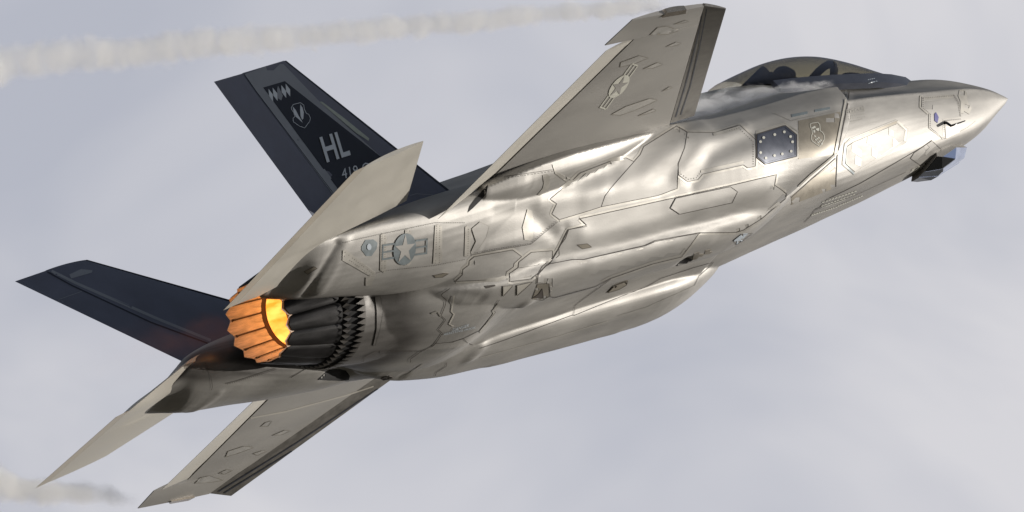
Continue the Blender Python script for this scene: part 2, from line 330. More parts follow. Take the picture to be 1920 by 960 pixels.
STROKES = [([(1100, 372), (1200, 335), (1290, 262), (1320, 240)], .15, .045), ([(1000, 345), (1080, 335), (1150, 318)], .12, -.03), ([(1015, 378), (1075, 368), (1125, 352)], .12, .03),
 ([(1300, 345), (1335, 290), (1410, 255)], .10, -.03), ([(1270, 330), (1318, 268), (1400, 236)], .09, .03), ([(1090, 440), (1200, 412), (1440, 350)], .12, .025), ([(1110, 425), (1240, 392)], .10, -.02),
 ([(1060, 430), (1045, 465), (1020, 490)], .07, -.02), ([(930, 400), (990, 395), (1040, 440)], .10, -.025), ([(920, 360), (1000, 345)], .10, .02), ([(900, 470), (1000, 440)], .10, .02),
 ([(632, 458), (603, 508), (572, 556)], .06, -.045, 1), ([(650, 455), (625, 510), (600, 550)], .08, .02), ([(1285, 490)], .10, -.08, 1), ([(620, 703), (645, 702)], .10, -.10, 1), ([(885, 668), (900, 652)], .12, .05), ([(700, 560), (830, 545), (900, 560)], .10, -.03),
 ([(1590, 175), (1586, 220), (1567, 290)], .05, .012), ([(1110, 500), (1250, 468), (1330, 450)], .12, .02)]
for _k in range(10):   # faint waviness of the pressed skin
    pass
if STROKES: sculpt(fus, STROKES)

# ------------------------------------------------------------------ lifting surfaces
def slab(name, stations, material, parent, belly=0.02, nchord=14, nspan=5, nrm=None, label=None, rib=None):
    """stations: list of (front point, rear point, t_front, t_rear, t_mid) with points as (s,y,z) on the lower/outer face;
    nrm: body-frame direction in which the thickness grows."""
    nrm = Vector(nrm or (0, 0, 1)); st = []
    for a, b in zip(stations[:-1], stations[1:]):
        n = nspan if (Vector(a[0]) - Vector(b[0])).length + (Vector(a[1]) - Vector(b[1])).length > 0.8 else 1
        for i in range(n):
            t = i / n; st.append((Vector(a[0]).lerp(Vector(b[0]), t), Vector(a[1]).lerp(Vector(b[1]), t), *[a[k] * (1 - t) + b[k] * t for k in (2, 3, 4)]))
    a = stations[-1]; st.append((Vector(a[0]), Vector(a[1]), a[2], a[3], a[4]))
    V, F = [], []; m = nchord + 1
    for f, r, tf, tr, tm in st:
        f = P(*f); r = P(*r)
        for j in range(m):
            x = j / nchord; bl = belly * (tm / 0.1 if tm else 1) * 4 * x * (1 - x); V.append(f.lerp(r, x) - nrm * bl)
        for j in range(m):
            x = j / nchord; V.append(f.lerp(r, x) + nrm * (tf * (1 - x) + tr * x + tm * 4 * x * (1 - x)))
    n = len(st); w = 2 * m
    for i in range(n - 1):
        for j in range(nchord):
            F.append((i*w+j, i*w+j+1, (i+1)*w+j+1, (i+1)*w+j)); F.append((i*w+m+j, (i+1)*w+m+j, (i+1)*w+m+j+1, i*w+m+j+1))
        F.append((i*w, (i+1)*w, (i+1)*w+m, i*w+m)); F.append((i*w+m-1, i*w+w-1, (i+1)*w+w-1, (i+1)*w+m-1))
    for i in (0, n - 1):
        for j in range(nchord): F.append((i*w+j, i*w+m+j, i*w+m+j+1, i*w+j+1))
    o = mesh_obj(name, V, F, material, parent, True, label); return fix(o, 30)

def mir(p, sg): return (p[0], p[1] * sg, p[2])
def wing(sg):
    q = lambda *st: [(mir(a, sg), mir(b, sg), c, d, e) for a, b, c, d, e in st]
    hr, ht = (7.86, 1.85, .215), (10.318, 5.335, .143)          # leading-edge hinge, root and tip
    yh = 4.82; t = (yh - 1.85) / (5.335 - 1.85); hm = tuple(hr[i] + (ht[i] - hr[i]) * t for i in range(3))
    fr, fm = (11.32, 1.85, .135), (11.09, yh, .20)              # flaperon hinge, root and outboard
    rr = (7.2, 1.0, .20)
    box = slab('wing_box', q((rr, (11.5, 1.0, .11), .10, .06, .10), (hr, fr, .10, .05, .10), (hm, fm, .075, .03, .05)), M['wing'], jet, 0.03, 18, 8)
    w = fus
    tip = slab('wing_tip', q((hm, (11.668, 4.865, .205), .075, .012, .05), ((hm[0]+.12, 5.0, hm[2]+.003), (11.655, 4.95, .207), .07, .012, .045), (ht, (11.55, 5.335, .232), .04, .01, .03)), M['wing'], jet, 0.012, 14, 5)
    ler = (7.40, 1.85, .222); let = (10.0, 5.335, .035)
    g = 0.016
    lef = slab('leading_edge_flap', q((ler, (hr[0]-g, hr[1], hr[2]+.004), .03, .09, .03), (let, (ht[0]-g, ht[1], ht[2]+.004), .014, .04, .012)), M['lef'], jet, 0.0, 8, 6)
    ft, fe = (11.62, 4.79, .165), (12.50, 1.95, -.150)
    flp = slab('flaperon', q(((fr[0]+g, 1.95, fr[2]+.012), fe, .05, .004, .012), ((fm[0]+g, 4.79, fm[2]+.006), ft, .03, .004, .006)), M['edge'], jet, 0.004, 8, 6)
    hl = slab('hinge_joint', q(((hr[0]-.035, hr[1], hr[2]+.012), (hr[0]+.01, hr[1], hr[2]+.012), .05, .05, 0), ((ht[0]-.035, ht[1], ht[2]+.012), (ht[0]+.01, ht[1], ht[2]+.012), .02, .02, 0)), M['gap'], jet, 0, 1, 1)
    hl2 = slab('hinge_joint', q(((fr[0]-.01, 1.97, fr[2]+.012), (fr[0]+.04, 1.97, fr[2]+.008), .03, .03, 0), ((fm[0]-.01, 4.78, fm[2]+.008), (fm[0]+.04, 4.78, fm[2]+.004), .015, .015, 0)), M['gap'], jet, 0, 1, 1)
    hl3 = slab('hinge_joint', q(((11.0, 4.80, .21), (11.66, 4.80, .225), .01, .004, 0), ((11.0, 4.855, .21), (11.66, 4.855, .222), .01, .004, 0)), M['gap'], jet, 0, 1, 1) if False else None
    # tip lamp fairing
    lamp = slab('tip_lamp_housing', q(((10.62, 5.29, .135), (11.02, 5.29, .17), .09, .09, .01), ((10.66, 5.37, .15), (10.98, 5.37, .18), .06, .06, .01)), M['bright'], jet, 0.0, 4, 1)
    return box, tip, lef, flp
WR = wing(1); WL = wing(-1)

def stab_z(s, y): return .263 - .094 * (s - 13.68) + .108 * (y - 3.42)
def stab(sg):
    def pt(s, y): return (s, y * sg, stab_z(s, y))
    tel = lambda y: 15.04 + (3.43 - y) * .291
    lel = lambda y: 13.68 - (3.42 - y) * .6165
    st = [((14.2, .71 * sg, .06), (14.68, .71 * sg, .04), .05, .012, .02), (pt(14.55, 1.16), pt(tel(1.16) - .22, 1.16), .16, .012, .02), (pt(14.35, 1.45), pt(tel(1.45) - .22, 1.45), .17, .012, .04), (pt(14.0, 1.86), pt(tel(1.86) - .22, 1.86), .16, .012, .05),
          (pt(12.80, 1.95), pt(tel(1.95) - .22, 1.95), .012, .012, .13), (pt(13.68, 3.42), pt(15.04 - .22, 3.43), .008, .01, .03)]
    a = slab('tailplane', st, M['edge'], jet, 0.025, 14, 6)
    b = slab('tailplane_trailing_edge', [(pt(tel(1.16) - .216, 1.16), pt(tel(1.16) + .02, 1.16), .010, .003, 0), (pt(15.04 - .216, 3.43), pt(15.04, 3.43), .009, .003, 0)], M['edge_warm'], jet, 0, 4, 8)
    return a, b
M['edge_warm'] = mat('trailing_edge_paint', (0.42, 0.385, 0.325), 0.15, 0.5, 0.06, 2.0, 0.001)
SR = stab(1); SL = stab(-1)

# tail fins: a canted plane; starboard one shows its outer face, port one its inner face
cant = .3667
def fin_pt(s, z): return (s, 1.468 + (z - .35) * cant, z)
fn = Vector((0, -1, -cant)).normalized()                         # outward normal of the starboard fin (body X, Y, Z)
def fin(sg):
    thick = Vector((0, 1 * sg, cant)).normalized()              # grows inwards from the outer face
    def q(s, z):
        p = fin_pt(s, z); return (p[0], p[1] * sg, p[2])
    hb = lambda z: 13.08 + (z - .35) * (14.27 - 13.08) / (2.245 - .35)   # rudder hinge
    te = lambda z: 13.80 + (z - .35) * (14.813 - 13.80) / (2.245 - .35)
    le = lambda z: 11.524 + (z - .35) * (13.548 - 11.524) / (2.245 - .35)
    a = slab('tail_fin', [(q(le(-.1), -.1), q(hb(-.1), -.1), .01, .09, .10), (q(le(2.245), 2.245), q(hb(2.245), 2.24), .006, .03, .02)], M['fin'], jet, 0.0, 14, 6, nrm=thick)
    b = slab('rudder', [(q(hb(.30) + .012, .30), q(te(.30), .30), .09, .006, 0), (q(hb(2.235) + .012, 2.235), q(te(2.235), 2.235), .03, .004, 0)], M['fin'], jet, 0.0, 6, 6, nrm=thick)
    c = slab('fin_leading_edge', [(q(le(.0) - .05, .0), q(le(.0) + .002, .0), .02, .03, 0), (q(le(2.24) - .03, 2.24), q(le(2.24) + .002, 2.24), .006, .01, 0)], M['fin_black'], jet, 0.0, 3, 6, nrm=thick)
    return a, b
FR = fin(1); FL = fin(-1)

# ------------------------------------------------------------------ engine nozzle
noz = jet
def ringpt(s, r, a): return P(s, r * math.sin(a), r * math.cos(a))
def spun(name, prof, material, n=60, parent=None):
    V, F = [], []
    for s, r in prof:
        for k in range(n): V.append(ringpt(s, r, 2 * math.pi * k / n))
    for i in range(len(prof) - 1):
        for k in range(n): F.append((i*n+k, i*n+(k+1) % n, (i+1)*n+(k+1) % n, (i+1)*n+k))
    return mesh_obj(name, V, F, material, parent or jet)
NP = 15; dA = 2 * math.pi / NP
def petal_mesh(prof, lift, tip, thick, nw=8, edge=0.0):
    """one petal around angle 0: prof = list of (s, r); crowned across its width, pointed end of length tip."""
    V, F = [], []; m = nw + 1
    for lay in (0, 1):
        for i, (s, r) in enumerate(prof):
            for j in range(m):
                x = j / nw * 2 - 1; a = x * dA / 2 * 1.0
                f = i / (len(prof) - 1); s2 = s + (tip * (1 - abs(x)) * f ** 3)
                rr = r + lift * (1 - abs(x)) * (0.35 + .65 * f) - r * (1 - math.cos(dA / 2 * (1 - abs(x) ** 1.0))) * 0 - edge * abs(x) ** 10 - lay * thick
                V.append(ringpt(s2, rr, a))
    n = len(prof); o = n * m
    for i in range(n - 1):
        for j in range(nw):
            F.append((i*m+j, i*m+j+1, (i+1)*m+j+1, (i+1)*m+j)); F.append((o+i*m+j, o+(i+1)*m+j, o+(i+1)*m+j+1, o+i*m+j+1))
    for j in range(nw): F.append(((n-1)*m+j, (n-1)*m+j+1, o+(n-1)*m+j+1, o+(n-1)*m+j)); F.append((j, o+j, o+j+1, j+1))
    for i in range(n - 1): F.append((i*m, (i+1)*m, o+(i+1)*m, o+i*m)); F.append((i*m+nw, o+i*m+nw, o+(i+1)*m+nw, (i+1)*m+nw))
    me = bpy.data.meshes.new('petal'); me.from_pydata([tuple(v) for v in V], [], F); me.update(); me.polygons.foreach_set('use_smooth', [True] * len(F)); me.set_sharp_from_angle(angle=R(35)); return me
outer_prof = [(13.17 + i * .094, .668 - .135 * (i / 8) ** 1.0 - .052 * (i / 8) ** 2) for i in range(9)]
inner_prof = [(13.43 + i * .065, .436 + .032 * i / 8) for i in range(9)]
pm = petal_mesh(outer_prof, .012, .07, .02, 10, .018); pm.materials.append(M['metal'])
M['hot'] = mat('hot_petal_metal', (0.46, 0.36, 0.28), 0.1, 0.65, 0.7, 5.0, 0.004, streak=(0.5, 3, 3))
_t = M['hot'].node_tree; _b = _t.nodes['Principled BSDF']; _b.inputs['Emission Color'].default_value = (1.0, 0.40, 0.14, 1); _b.inputs['Emission Strength'].default_value = 0.10
pi_ = petal_mesh(inner_prof, .008, .085, .006, 10, -.010); pi_.materials.append(M['hot'])
M['soot'] = mat('soot', (0.05, 0.018, 0.008), 0.1, 0.7, 0.4, 20)
sm_ = bpy.data.meshes.new('petal_seam')
V, F = [], []
for i, (s, r) in enumerate(inner_prof):
    w = .022
    for x in (-w, w): V.append(ringpt(s, r - .012, dA / 2 + x))
for i in range(len(inner_prof) - 1): F.append((2*i, 2*i+1, 2*i+3, 2*i+2))
sm_.from_pydata([tuple(v) for v in V], [], F); sm_.materials.append(M['soot'])
for k in range(NP):
    rot = Matrix.Rotation(k * dA + .1, 4, 'X')
    for nm, me in (('nozzle_petal', pm), ('inner_petal', pi_), ('petal_seam', sm_)):
        o = bpy.data.objects.new(nm, me); COL.objects.link(o); o.parent = jet; o.matrix_basis = rot
spun('throat_ring', [(13.45, .438), (13.42, .424), (13.37, .420), (13.34, .435)], M['soot'])
M['flame'] = mat('flame_liner', (0.8, 0.4, 0.15), 0, 0.7)
_t = M['flame'].node_tree; _b = _t.nodes['Principled BSDF']
_c = N(_t, 'ShaderNodeTexCoord'); _m = N(_t, 'ShaderNodeMapping'); _m.inputs['Scale'].default_value = (1.2, 4, 4); _n = N(_t, 'ShaderNodeTexNoise', i={'Scale': 2.2, 'Detail': 3.0})
_r = N(_t, 'ShaderNodeValToRGB'); _r.color_ramp.elements[0].position = .36; _r.color_ramp.elements[1].position = .62
_r.color_ramp.elements[0].color = (0.85, 0.20, 0.01, 1); _r.color_ramp.elements[1].color = (1.0, 0.62, 0.13, 1)
L(_t, _c.outputs['Object'], _m.inputs[0]); L(_t, _m.outputs[0], _n.inputs['Vector']); L(_t, _n.outputs[0], _r.inputs[0]); L(_t, _r.outputs[0], _b.inputs['Emission Color']); _b.inputs['Emission Strength'].default_value = 1.15
spun('afterburner_liner', [(13.36, .425), (12.95, .46), (12.3, .50), (11.6, .50), (11.6, .02)], M['flame'])
# sawtooth edge of the engine bay skin
NT = 60
tv = [ringpt(12.93, .768, -math.pi / NT), ringpt(12.93, .768, math.pi / NT), ringpt(13.07, .750, 0), ringpt(12.93, .74, -math.pi / NT), ringpt(12.93, .74, math.pi / NT), ringpt(13.065, .742, 0)]
tm_ = bpy.data.meshes.new('nozzle_tooth'); tm_.from_pydata([tuple(v) for v in tv], [], [(0, 1, 2), (3, 5, 4), (0, 3, 4, 1), (1, 4, 5, 2), (2, 5, 3, 0)]); tm_.materials.append(M['seal'])
M['seam_metal'] = mat('worn_tooth_metal', (0.16, 0.15, 0.14), 0.6, 0.4, 0.2, 9.0)
tm2 = bpy.data.meshes.new('petal_ring_tooth'); tm2.from_pydata([tuple(ringpt(13.19, .715, -math.pi / NT)), tuple(ringpt(13.19, .715, math.pi / NT)), tuple(ringpt(13.13, .720, 0)), tuple(ringpt(13.24, .675, 0))], [], [(0, 3, 2), (1, 2, 3)]); tm2.materials.append(M['seam_metal'])
for k in range(NT):
    a = 2 * math.pi * k / NT
    if math.cos(a) > .75: continue
    for nm, me in (('nozzle_tooth', tm_), ('petal_ring_tooth', tm2)):
        o = bpy.data.objects.new(nm, me); COL.objects.link(o); o.parent = jet; o.matrix_basis = Matrix.Rotation(a, 4, 'X')
spun('nozzle_gap_ring', [(12.9, .728), (13.14, .705), (13.22, .665), (13.24, .60)], M['black'])
fl = bpy.data.lights.new('flame_light', 'POINT'); fl.energy = 9; fl.color = (1.0, .50, .18); fl.shadow_soft_size = .3
flo = bpy.data.objects.new('flame_light', fl); COL.objects.link(flo); flo.parent = jet; flo.location = P(13.35, 0, 0)

# ------------------------------------------------------------------ canopy
def glass_mat(name, tint, ior=1.45, refl=0.9):
    m = bpy.data.materials.new(name); m.use_nodes = True; t = m.node_tree; t.nodes.clear()
    o = N(t, 'ShaderNodeOutputMaterial'); tr = N(t, 'ShaderNodeBsdfTransparent'); tr.inputs[0].default_value = (*tint, 1)
    gl = N(t, 'ShaderNodeBsdfGlossy'); gl.inputs['Roughness'].default_value = .03; gl.inputs[0].default_value = (.8, .78, .9, 1)
    lw = N(t, 'ShaderNodeLayerWeight', i={'Blend': 0.5}); pw = N(t, 'ShaderNodeMath', operation='POWER', i={1: 2.6}); fr = N(t, 'ShaderNodeMath', operation='MULTIPLY_ADD', i={1: 0.85, 2: 0.05}); L(t, lw.outputs['Facing'], pw.inputs[0]); L(t, pw.outputs[0], fr.inputs[0]); mx = N(t, 'ShaderNodeMixShader')
    L(t, fr.outputs[0], mx.inputs[0]); L(t, tr.outputs[0], mx.inputs[1]); L(t, gl.outputs[0], mx.inputs[2]); L(t, mx.outputs[0], o.inputs[0]); return m
M['glass'] = glass_mat('gold_tinted_canopy_glass', (0.52, 0.49, 0.39))
Cs = [(1.50, .10, .47, .50, .46), (1.75, .24, .52, .60, .54), (2.1, .36, .56, .79, .68), (2.5, .46, .60, 1.03, .88), (2.9, .52, .64, 1.21, 1.02), (3.3, .56, .69, 1.29, 1.10), (3.8, .58, .76, 1.31, 1.14), (4.3, .56, .84, 1.27, 1.12), (4.7, .48, .94, 1.22, 1.12)]
secs = [[(s, 0, zt), (s, w * .42, zt - (zt - zm) * .32), (s, w * .80, zm * .60 + zs * .40 if False else zs + (zm - zs) * .78), (s, w, zs + (zm - zs) * .25), (s, w * 1.03, zs), (s, w * .8, zs - .14), (s, 0, zs - .2)] for s, w, zs, zt, zm in Cs]
def half_shell(name, secs, material, upto=5, nc=5, ns=5):
    S = [cr_curve(x[:upto], nc) for x in secs]; S = np.array(S); G = np.array([cr_curve(S[:, j], ns) for j in range(S.shape[1])]).transpose(1, 0, 2)
    Mi = G[:, 1:][:, ::-1].copy(); Mi[:, :, 1] *= -1; G = np.concatenate([Mi, G], 1); n, k = G.shape[:2]
    V = [P(*p) for r in G for p in r]; F = [(i*k+j, i*k+j+1, (i+1)*k+j+1, (i+1)*k+j) for i in range(n-1) for j in range(k-1)]
    return mesh_obj(name, V, F, material, jet)
canopy = half_shell('canopy', secs, M['glass'])
def tube(pts, r, n=8):
    V, F = [], []; pts = [Vector(p) for p in pts]
    for i, p in enumerate(pts):
        t = (pts[min(i+1, len(pts)-1)] - pts[max(i-1, 0)]).normalized(); a = t.cross(Vector((0.3, 0.2, 1))).normalized(); b = t.cross(a)
        rr = r[i] if isinstance(r, (list, tuple)) else r
        for k in range(n): V.append(p + (a * math.cos(2*math.pi*k/n) + b * math.sin(2*math.pi*k/n)) * rr)
    for i in range(len(pts) - 1):
        for k in range(n): F.append((i*n+k, i*n+(k+1) % n, (i+1)*n+(k+1) % n, (i+1)*n+k))
    F.append(tuple(range(n))); F.append(tuple(range((len(pts)-1)*n, len(pts)*n))); return V, F
# sill frame: a band under the glass on each side
def sill(sg):
    V, F = [], []
    for s, w, zs, zt, zm in Cs[:-1]:
        V += [P(s - .02, sg * (w * 1.035 + .004), zs + .035), P(s + .01, sg * (w * 1.10 + .03), zs - .13), P(s + .01, sg * (w * .95), zs - .15), P(s - .02, sg * w * .93, zs + .03)]
    for i in range(len(Cs) - 2):
        for j in range(4): F.append((4*i+j, 4*i+(j+1) % 4, 4*(i+1)+(j+1) % 4, 4*(i+1)+j))
    F += [(0, 1, 2, 3), tuple(range(4*(len(Cs)-2), 4*(len(Cs)-1)))]
    return fix(mesh_obj('canopy_frame', V, F, M['slate'], jet), 30)
sill(1); sill(-1)
bow = [P(3.25 - .50 * math.sin(t), .50 * math.cos(t), .68 + .37 * math.sin(t)) for t in np.linspace(0, math.pi, 15)]
V, F = tube(bow, .05, 8); mesh_obj('canopy_bow', V, F, M['seat'], jet)
# cockpit deck and ejection seat
V = [P(1.9, -.25, .56), P(1.9, .25, .56), P(4.4, .5, .66), P(4.4, -.5, .66)]
def boxm(c, size, rot=None):
    c = Vector(c); sx_, sy_, sz_ = [x / 2 for x in size]; V = [Vector((x, y, z)) for x in (-sx_, sx_) for y in (-sy_, sy_) for z in (-sz_, sz_)]
    if rot: V = [rot @ v for v in V]
    return [c + v for v in V], [(0, 1, 3, 2), (4, 6, 7, 5), (0, 4, 5, 1), (2, 3, 7, 6), (0, 2, 6, 4), (1, 5, 7, 3)]
def bevelled(name, V, F, material, parent, w=.02, seg=2):
    o = fix(mesh_obj(name, V, F, material, parent, True)); bm = bmesh.new(); bm.from_mesh(o.data)
    bmesh.ops.bevel(bm, geom=bm.edges[:], offset=w, segments=seg, affect='EDGES', profile=.6); bm.to_mesh(o.data); bm.free(); o.data.set_sharp_from_angle(angle=R(40)); return o
rt = Matrix.Rotation(R(-18), 3, 'Y')
bevelled('ejection_seat', *boxm(P(3.86, 0, .92), (.20, .50, .62), rt), M['seat'], jet, .04)
bevelled('headrest', *boxm(P(3.72, 0, 1.06), (.18, .30, .20), rt), M['seat'], jet, .04)
V, F = loft('dash', [[(2.15, y, .6 + h) for y, h in ((-.22, -.05), (-.18, .08), (0, .13), (.18, .08), (.22, -.05))], [(2.62, y, .64 + h) for y, h in ((-.36, -.05), (-.3, .16), (0, .24), (.3, .16), (.36, -.05))], [(2.74, y, .64 + h) for y, h in ((-.36, -.05), (-.3, .14), (0, .2), (.3, .14), (.36, -.05))]], 3, 3, closed=True)
mesh_obj('instrument_hood', V, F, M['seat'], jet)

# ================================================================== skin panels, joints, rivets, markings
def zz(sc, ox, oy, *pts): return [(ox + x / sc, oy + y / sc) for x, y in pts]
BV_F = bvh_of([fus]); BV_W = bvh_of([fus] + list(WR) + list(WL) + list(SR) + list(SL)); BV_FIN = bvh_of(list(FR)); BV_FINL = bvh_of(list(FL))
def dens(pl, step, close=True):
    r = []; n = len(pl)
    for i in range(n if close else n - 1):
        a, b = pl[i], pl[(i + 1) % n]; k = max(1, int(math.dist(a, b) / step)); r += [(a[0] + (b[0] - a[0]) * t / k, a[1] + (b[1] - a[1]) * t / k) for t in range(k)]
    if not close: r.append(pl[-1])
    return r
def inside(p, poly):
    c = False; n = len(poly)
    for i in range(n):
        a, b = poly[i], poly[i - 1]
        if (a[1] > p[1]) != (b[1] > p[1]) and p[0] < (b[0] - a[0]) * (p[1] - a[1]) / (b[1] - a[1]) + a[0]: c = not c
    return c
def plate(name, poly, material, bv=None, h=0.005, grid=7.0, parent=None, label=None, wall=True, mats2=None):
    bv = bv or BV_F; e = dens(poly, grid * .7); n = len(e)
    xs = [p[0] for p in poly]; ys = [p[1] for p in poly]; pts = [Vector(p) for p in e]
    x = min(xs) + grid / 2
    while x < max(xs):
        y = min(ys) + grid / 2
        while y < max(ys):
            if inside((x, y), poly) and min((x - q[0]) ** 2 + (y - q[1]) ** 2 for q in e) > (grid * .45) ** 2: pts.append(Vector((x, y)))
            y += grid
        x += grid
    vo, ed, fa, *_ = delaunay_2d_cdt(pts, [(i, (i + 1) % n) for i in range(n)], [list(range(n))], 1, 1e-6)
    P3 = []; Nn = []
    for v in vo:
        a, b = hit(bv, v.x, v.y); P3.append(a); Nn.append(b)
    good = [p for p in P3 if p]
    if not good: return None
    dep = [((p - Vector(CAMB)).length if p else None) for p in P3]; md = sorted(d for d in dep if d)[len(good) // 2]
    V = []
    for p, q in zip(P3, Nn): V.append(p + q * h if p else Vector((0, 0, 0)))
    F = []
    for f in fa:
        if all(P3[i] is not None for i in f) and max(dep[i] for i in f) - min(dep[i] for i in f) < (.7 if bv is BV_W else .12): F.append(tuple(reversed(f)))
    if not F: return None
    nb = len(V)
    if wall:
        cnt = {}
        for f in F:
            for i in range(len(f)): k = (f[i], f[(i + 1) % len(f)]); cnt[k] = 1
        low = {}
        for (a, b) in list(cnt):
            if (b, a) not in cnt:
                for i in (a, b):
                    if i not in low: low[i] = len(V); V.append(P3[i] - Nn[i] * .004)
                F.append((b, a, low[a], low[b]))
    me = bpy.data.meshes.new(name); me.from_pydata([tuple(v) for v in V], [], F); me.update()
    bm = bmesh.new(); bm.from_mesh(me); seen = set(); isl = []
    for f0 in bm.faces:
        if f0 in seen: continue
        st = [f0]; seen.add(f0); g_ = []
        while st:
            f = st.pop(); g_.append(f)
            for v in f.verts:
                for f2 in v.link_faces:
                    if f2 not in seen: seen.add(f2); st.append(f2)
        isl.append(g_)
    isl.sort(key=len); dead = [f for g_ in isl[:-1] for f in g_]
    if dead: bmesh.ops.delete(bm, geom=dead, context='FACES')
    bmesh.ops.delete(bm, geom=[v for v in bm.verts if not v.link_faces], context='VERTS'); bm.to_mesh(me); bm.free()
    o = me_obj(name, me, material, parent or jet, True, label); me.set_sharp_from_angle(angle=R(50)); return o
def ribbon(name, pl, w, material, bv=None, h=0.007, close=False, parent=None, step=4.0, off=0.0):
    """strip of width w (pixels) along a polyline laid on the surface"""
    bv = bv or BV_F; q = dens(pl, step, close)
    if name == "panel_joint": w = max(.7, w * .66)
    if close: q.append(q[0])
    V, F = [], []; prev = None
    for i, p in enumerate(q):
        a = q[max(i - 1, 0)]; b = q[min(i + 1, len(q) - 1)]; dx, dy = b[0] - a[0], b[1] - a[1]; l = math.hypot(dx, dy) or 1; nx, ny = -dy / l, dx / l
        A, na = hit(bv, p[0] + nx * (off - w / 2), p[1] + ny * (off - w / 2)); B, nb = hit(bv, p[0] + nx * (off + w / 2), p[1] + ny * (off + w / 2))
        if A is None or B is None or (A - B).length > .02 * w + (.6 if bv is BV_W else .12): prev = None; continue
        V += [A + na * h, B + nb * h]; k = len(V) - 2
        if prev is not None: F.append((prev, prev + 1, k + 1, k))
        prev = k
    if not F: return None
    runs = [[F[0]]]                                  # where the surface hides part of the strip it becomes separate pieces
    for f in F[1:]:
        if f[0] == runs[-1][-1][3]: runs[-1].append(f)
        else: runs.append([f])
    first = None
    for r in runs:
        ids = sorted({i for f in r for i in f}); mp_ = {q_: k for k, q_ in enumerate(ids)}
        o = mesh_obj(name, [V[i] for i in ids], [tuple(mp_[i] for i in f) for f in r], material, parent or jet, True); first = first or o
    return first
RIV = {}
def rivets(pl, sp=5.0, bv=None, r=.007, key='skin'):
    q = dens(pl, sp, False)
    for p in q:
        a, n = hit(bv or BV_F, *p)
        if a is None: continue
        t = n.orthogonal().normalized(); b = n.cross(t); L_ = RIV.setdefault(key, [[], []]); k = len(L_[0])
        L_[0] += [a + n * .007 + (t * math.cos(j * 1.0472) + b * math.sin(j * 1.0472)) * r for j in range(6)]; L_[1].append(tuple(range(k, k + 6)))
def panel(poly, name='access_panel', m='panel', joint=1.5, bv=None, h=.004, seal=None, grid=8, label=None, jm='gap', wall=True):
    o = plate(name, poly, M[m], bv, h, grid, label=label, wall=wall)
    if o is None: return None
    if joint: ribbon('panel_joint', poly, joint, M[jm], bv, h + .002, True, parent=o)
    if seal is None: seal = 9 if joint >= 1.2 else 0
    if seal: ribbon('seal_strip', poly, seal, M['seal'], bv, .0025, True, parent=o)
    return o

# --- crisp intake lip and the gap behind it
ribbon('intake_lip', [(1566, 159), (1586, 169), (1584.5, 192), (1563.5, 291), (1518, 328), (1478, 366)], 3.2, M['edge'], h=.012)
ribbon('intake_gap', [(1592, 172), (1589.5, 194), (1569, 294), (1567, 350)], 1.6, M['gap'], h=.004)
ribbon('intake_gap', [(1566, 297), (1522, 335), (1480, 373)], 1.3, M['gap'], h=.005)
# --- cowl and body side
hexp = panel(zz(3, 1280, 80, (412, 518), (575, 468), (640, 520), (640, 640), (462, 685), (414, 645)), 'slate_access_panel', 'slate', 2.0, h=.008, label='slate grey six-sided panel ringed with pale fasteners')
ribbon('panel_rim', zz(3, 1280, 80, (420, 524), (573, 477), (632, 524), (632, 634), (464, 676), (421, 641)), 1.6, M['dark'], h=.012, close=True, parent=hexp)
for x, y in [(452, 537), (514, 520), (568, 505), (603, 531), (614, 560), (606, 612), (556, 627), (512, 636), (464, 650), (434, 620), (434, 560)]:
    plate('fastener', zz(3, 1280, 80, *[(x + 8 * math.cos(a), y + 8 * math.sin(a)) for a in np.linspace(0, 2 * math.pi, 9)[:-1]]), M['mark_pale'], h=.014, grid=3, parent=hexp, wall=False)
M['tan_panel'] = mat('tan_grey_panel', (0.27, 0.245, 0.20), 0.35, 0.45, 0.12, 4.0)
panel([(1567, 302), (1565, 352), (1520, 370), (1456, 394), (1478, 372), (1522, 336)], 'inlet_wall', 'tan_panel', 0, h=.004)
panel(zz(3, 1280, 80, (650, 440), (888, 388), (880, 500), (860, 625), (650, 655)), 'shield_panel', 'tan_panel', 0, h=.003)
sh = zz(12.8, 1500, 215, (240, 230), (290, 212), (420, 192), (465, 240), (478, 400), (530, 430), (572, 500), (572, 600), (468, 770), (380, 710), (290, 640), (265, 590), (268, 490), (290, 480), (280, 380), (240, 290))
ribbon('squadron_badge', sh, 1.0, M['mark_pale'], h=.008, close=True, step=2)
for i in range(4):
    for j in range(4):
        if (i + j) % 2 == 0:
            cx, cy = 330 + i * 45 + j * 10, 500 + j * 42 + i * 18
            plate('badge_check', zz(12.8, 1500, 215, (cx, cy), (cx + 40, cy - 6 + 20), (cx + 44, cy + 46), (cx + 4, cy + 30)), M['mark_pale'], h=.007, grid=4, wall=False)
for p in [((265, 320), (340, 275), (380, 310), (300, 350)), ((360, 350), (450, 320), (450, 400), (400, 390)), ((310, 380), (350, 370), (360, 430), (320, 440))]:
    plate('badge_mark', zz(12.8, 1500, 215, *p), M['mark_pale'], h=.007, grid=4, wall=False)
panel(zz(3, 1280, 80, (610, 405), (702, 387), (702, 402), (614, 420)), 'grey_patch', 'mark_blue', 0)
panel(zz(3, 1280, 80, (742, 378), (828, 362), (828, 376), (742, 391)), 'grey_patch', 'mark_blue', 0)
ribbon('panel_joint', zz(3, 1280, 80, (510, 395), (610, 440), (890, 380)), .8, M['seal'])
ribbon('panel_joint', zz(3, 1280, 80, (412, 500), (575, 450), (650, 500)), 3, M['seal'], h=.004)
C1 = panel(zz(3, 860, 220, (1285, 85), (1440, 88), (1580, 45), (1672, 130), (1668, 275), (1625, 285), (1600, 268), (1370, 320), (1345, 350), (1285, 362), (1238, 325), (1232, 260), (1270, 170)), 'cowl_panel', 'panel', 1.3)
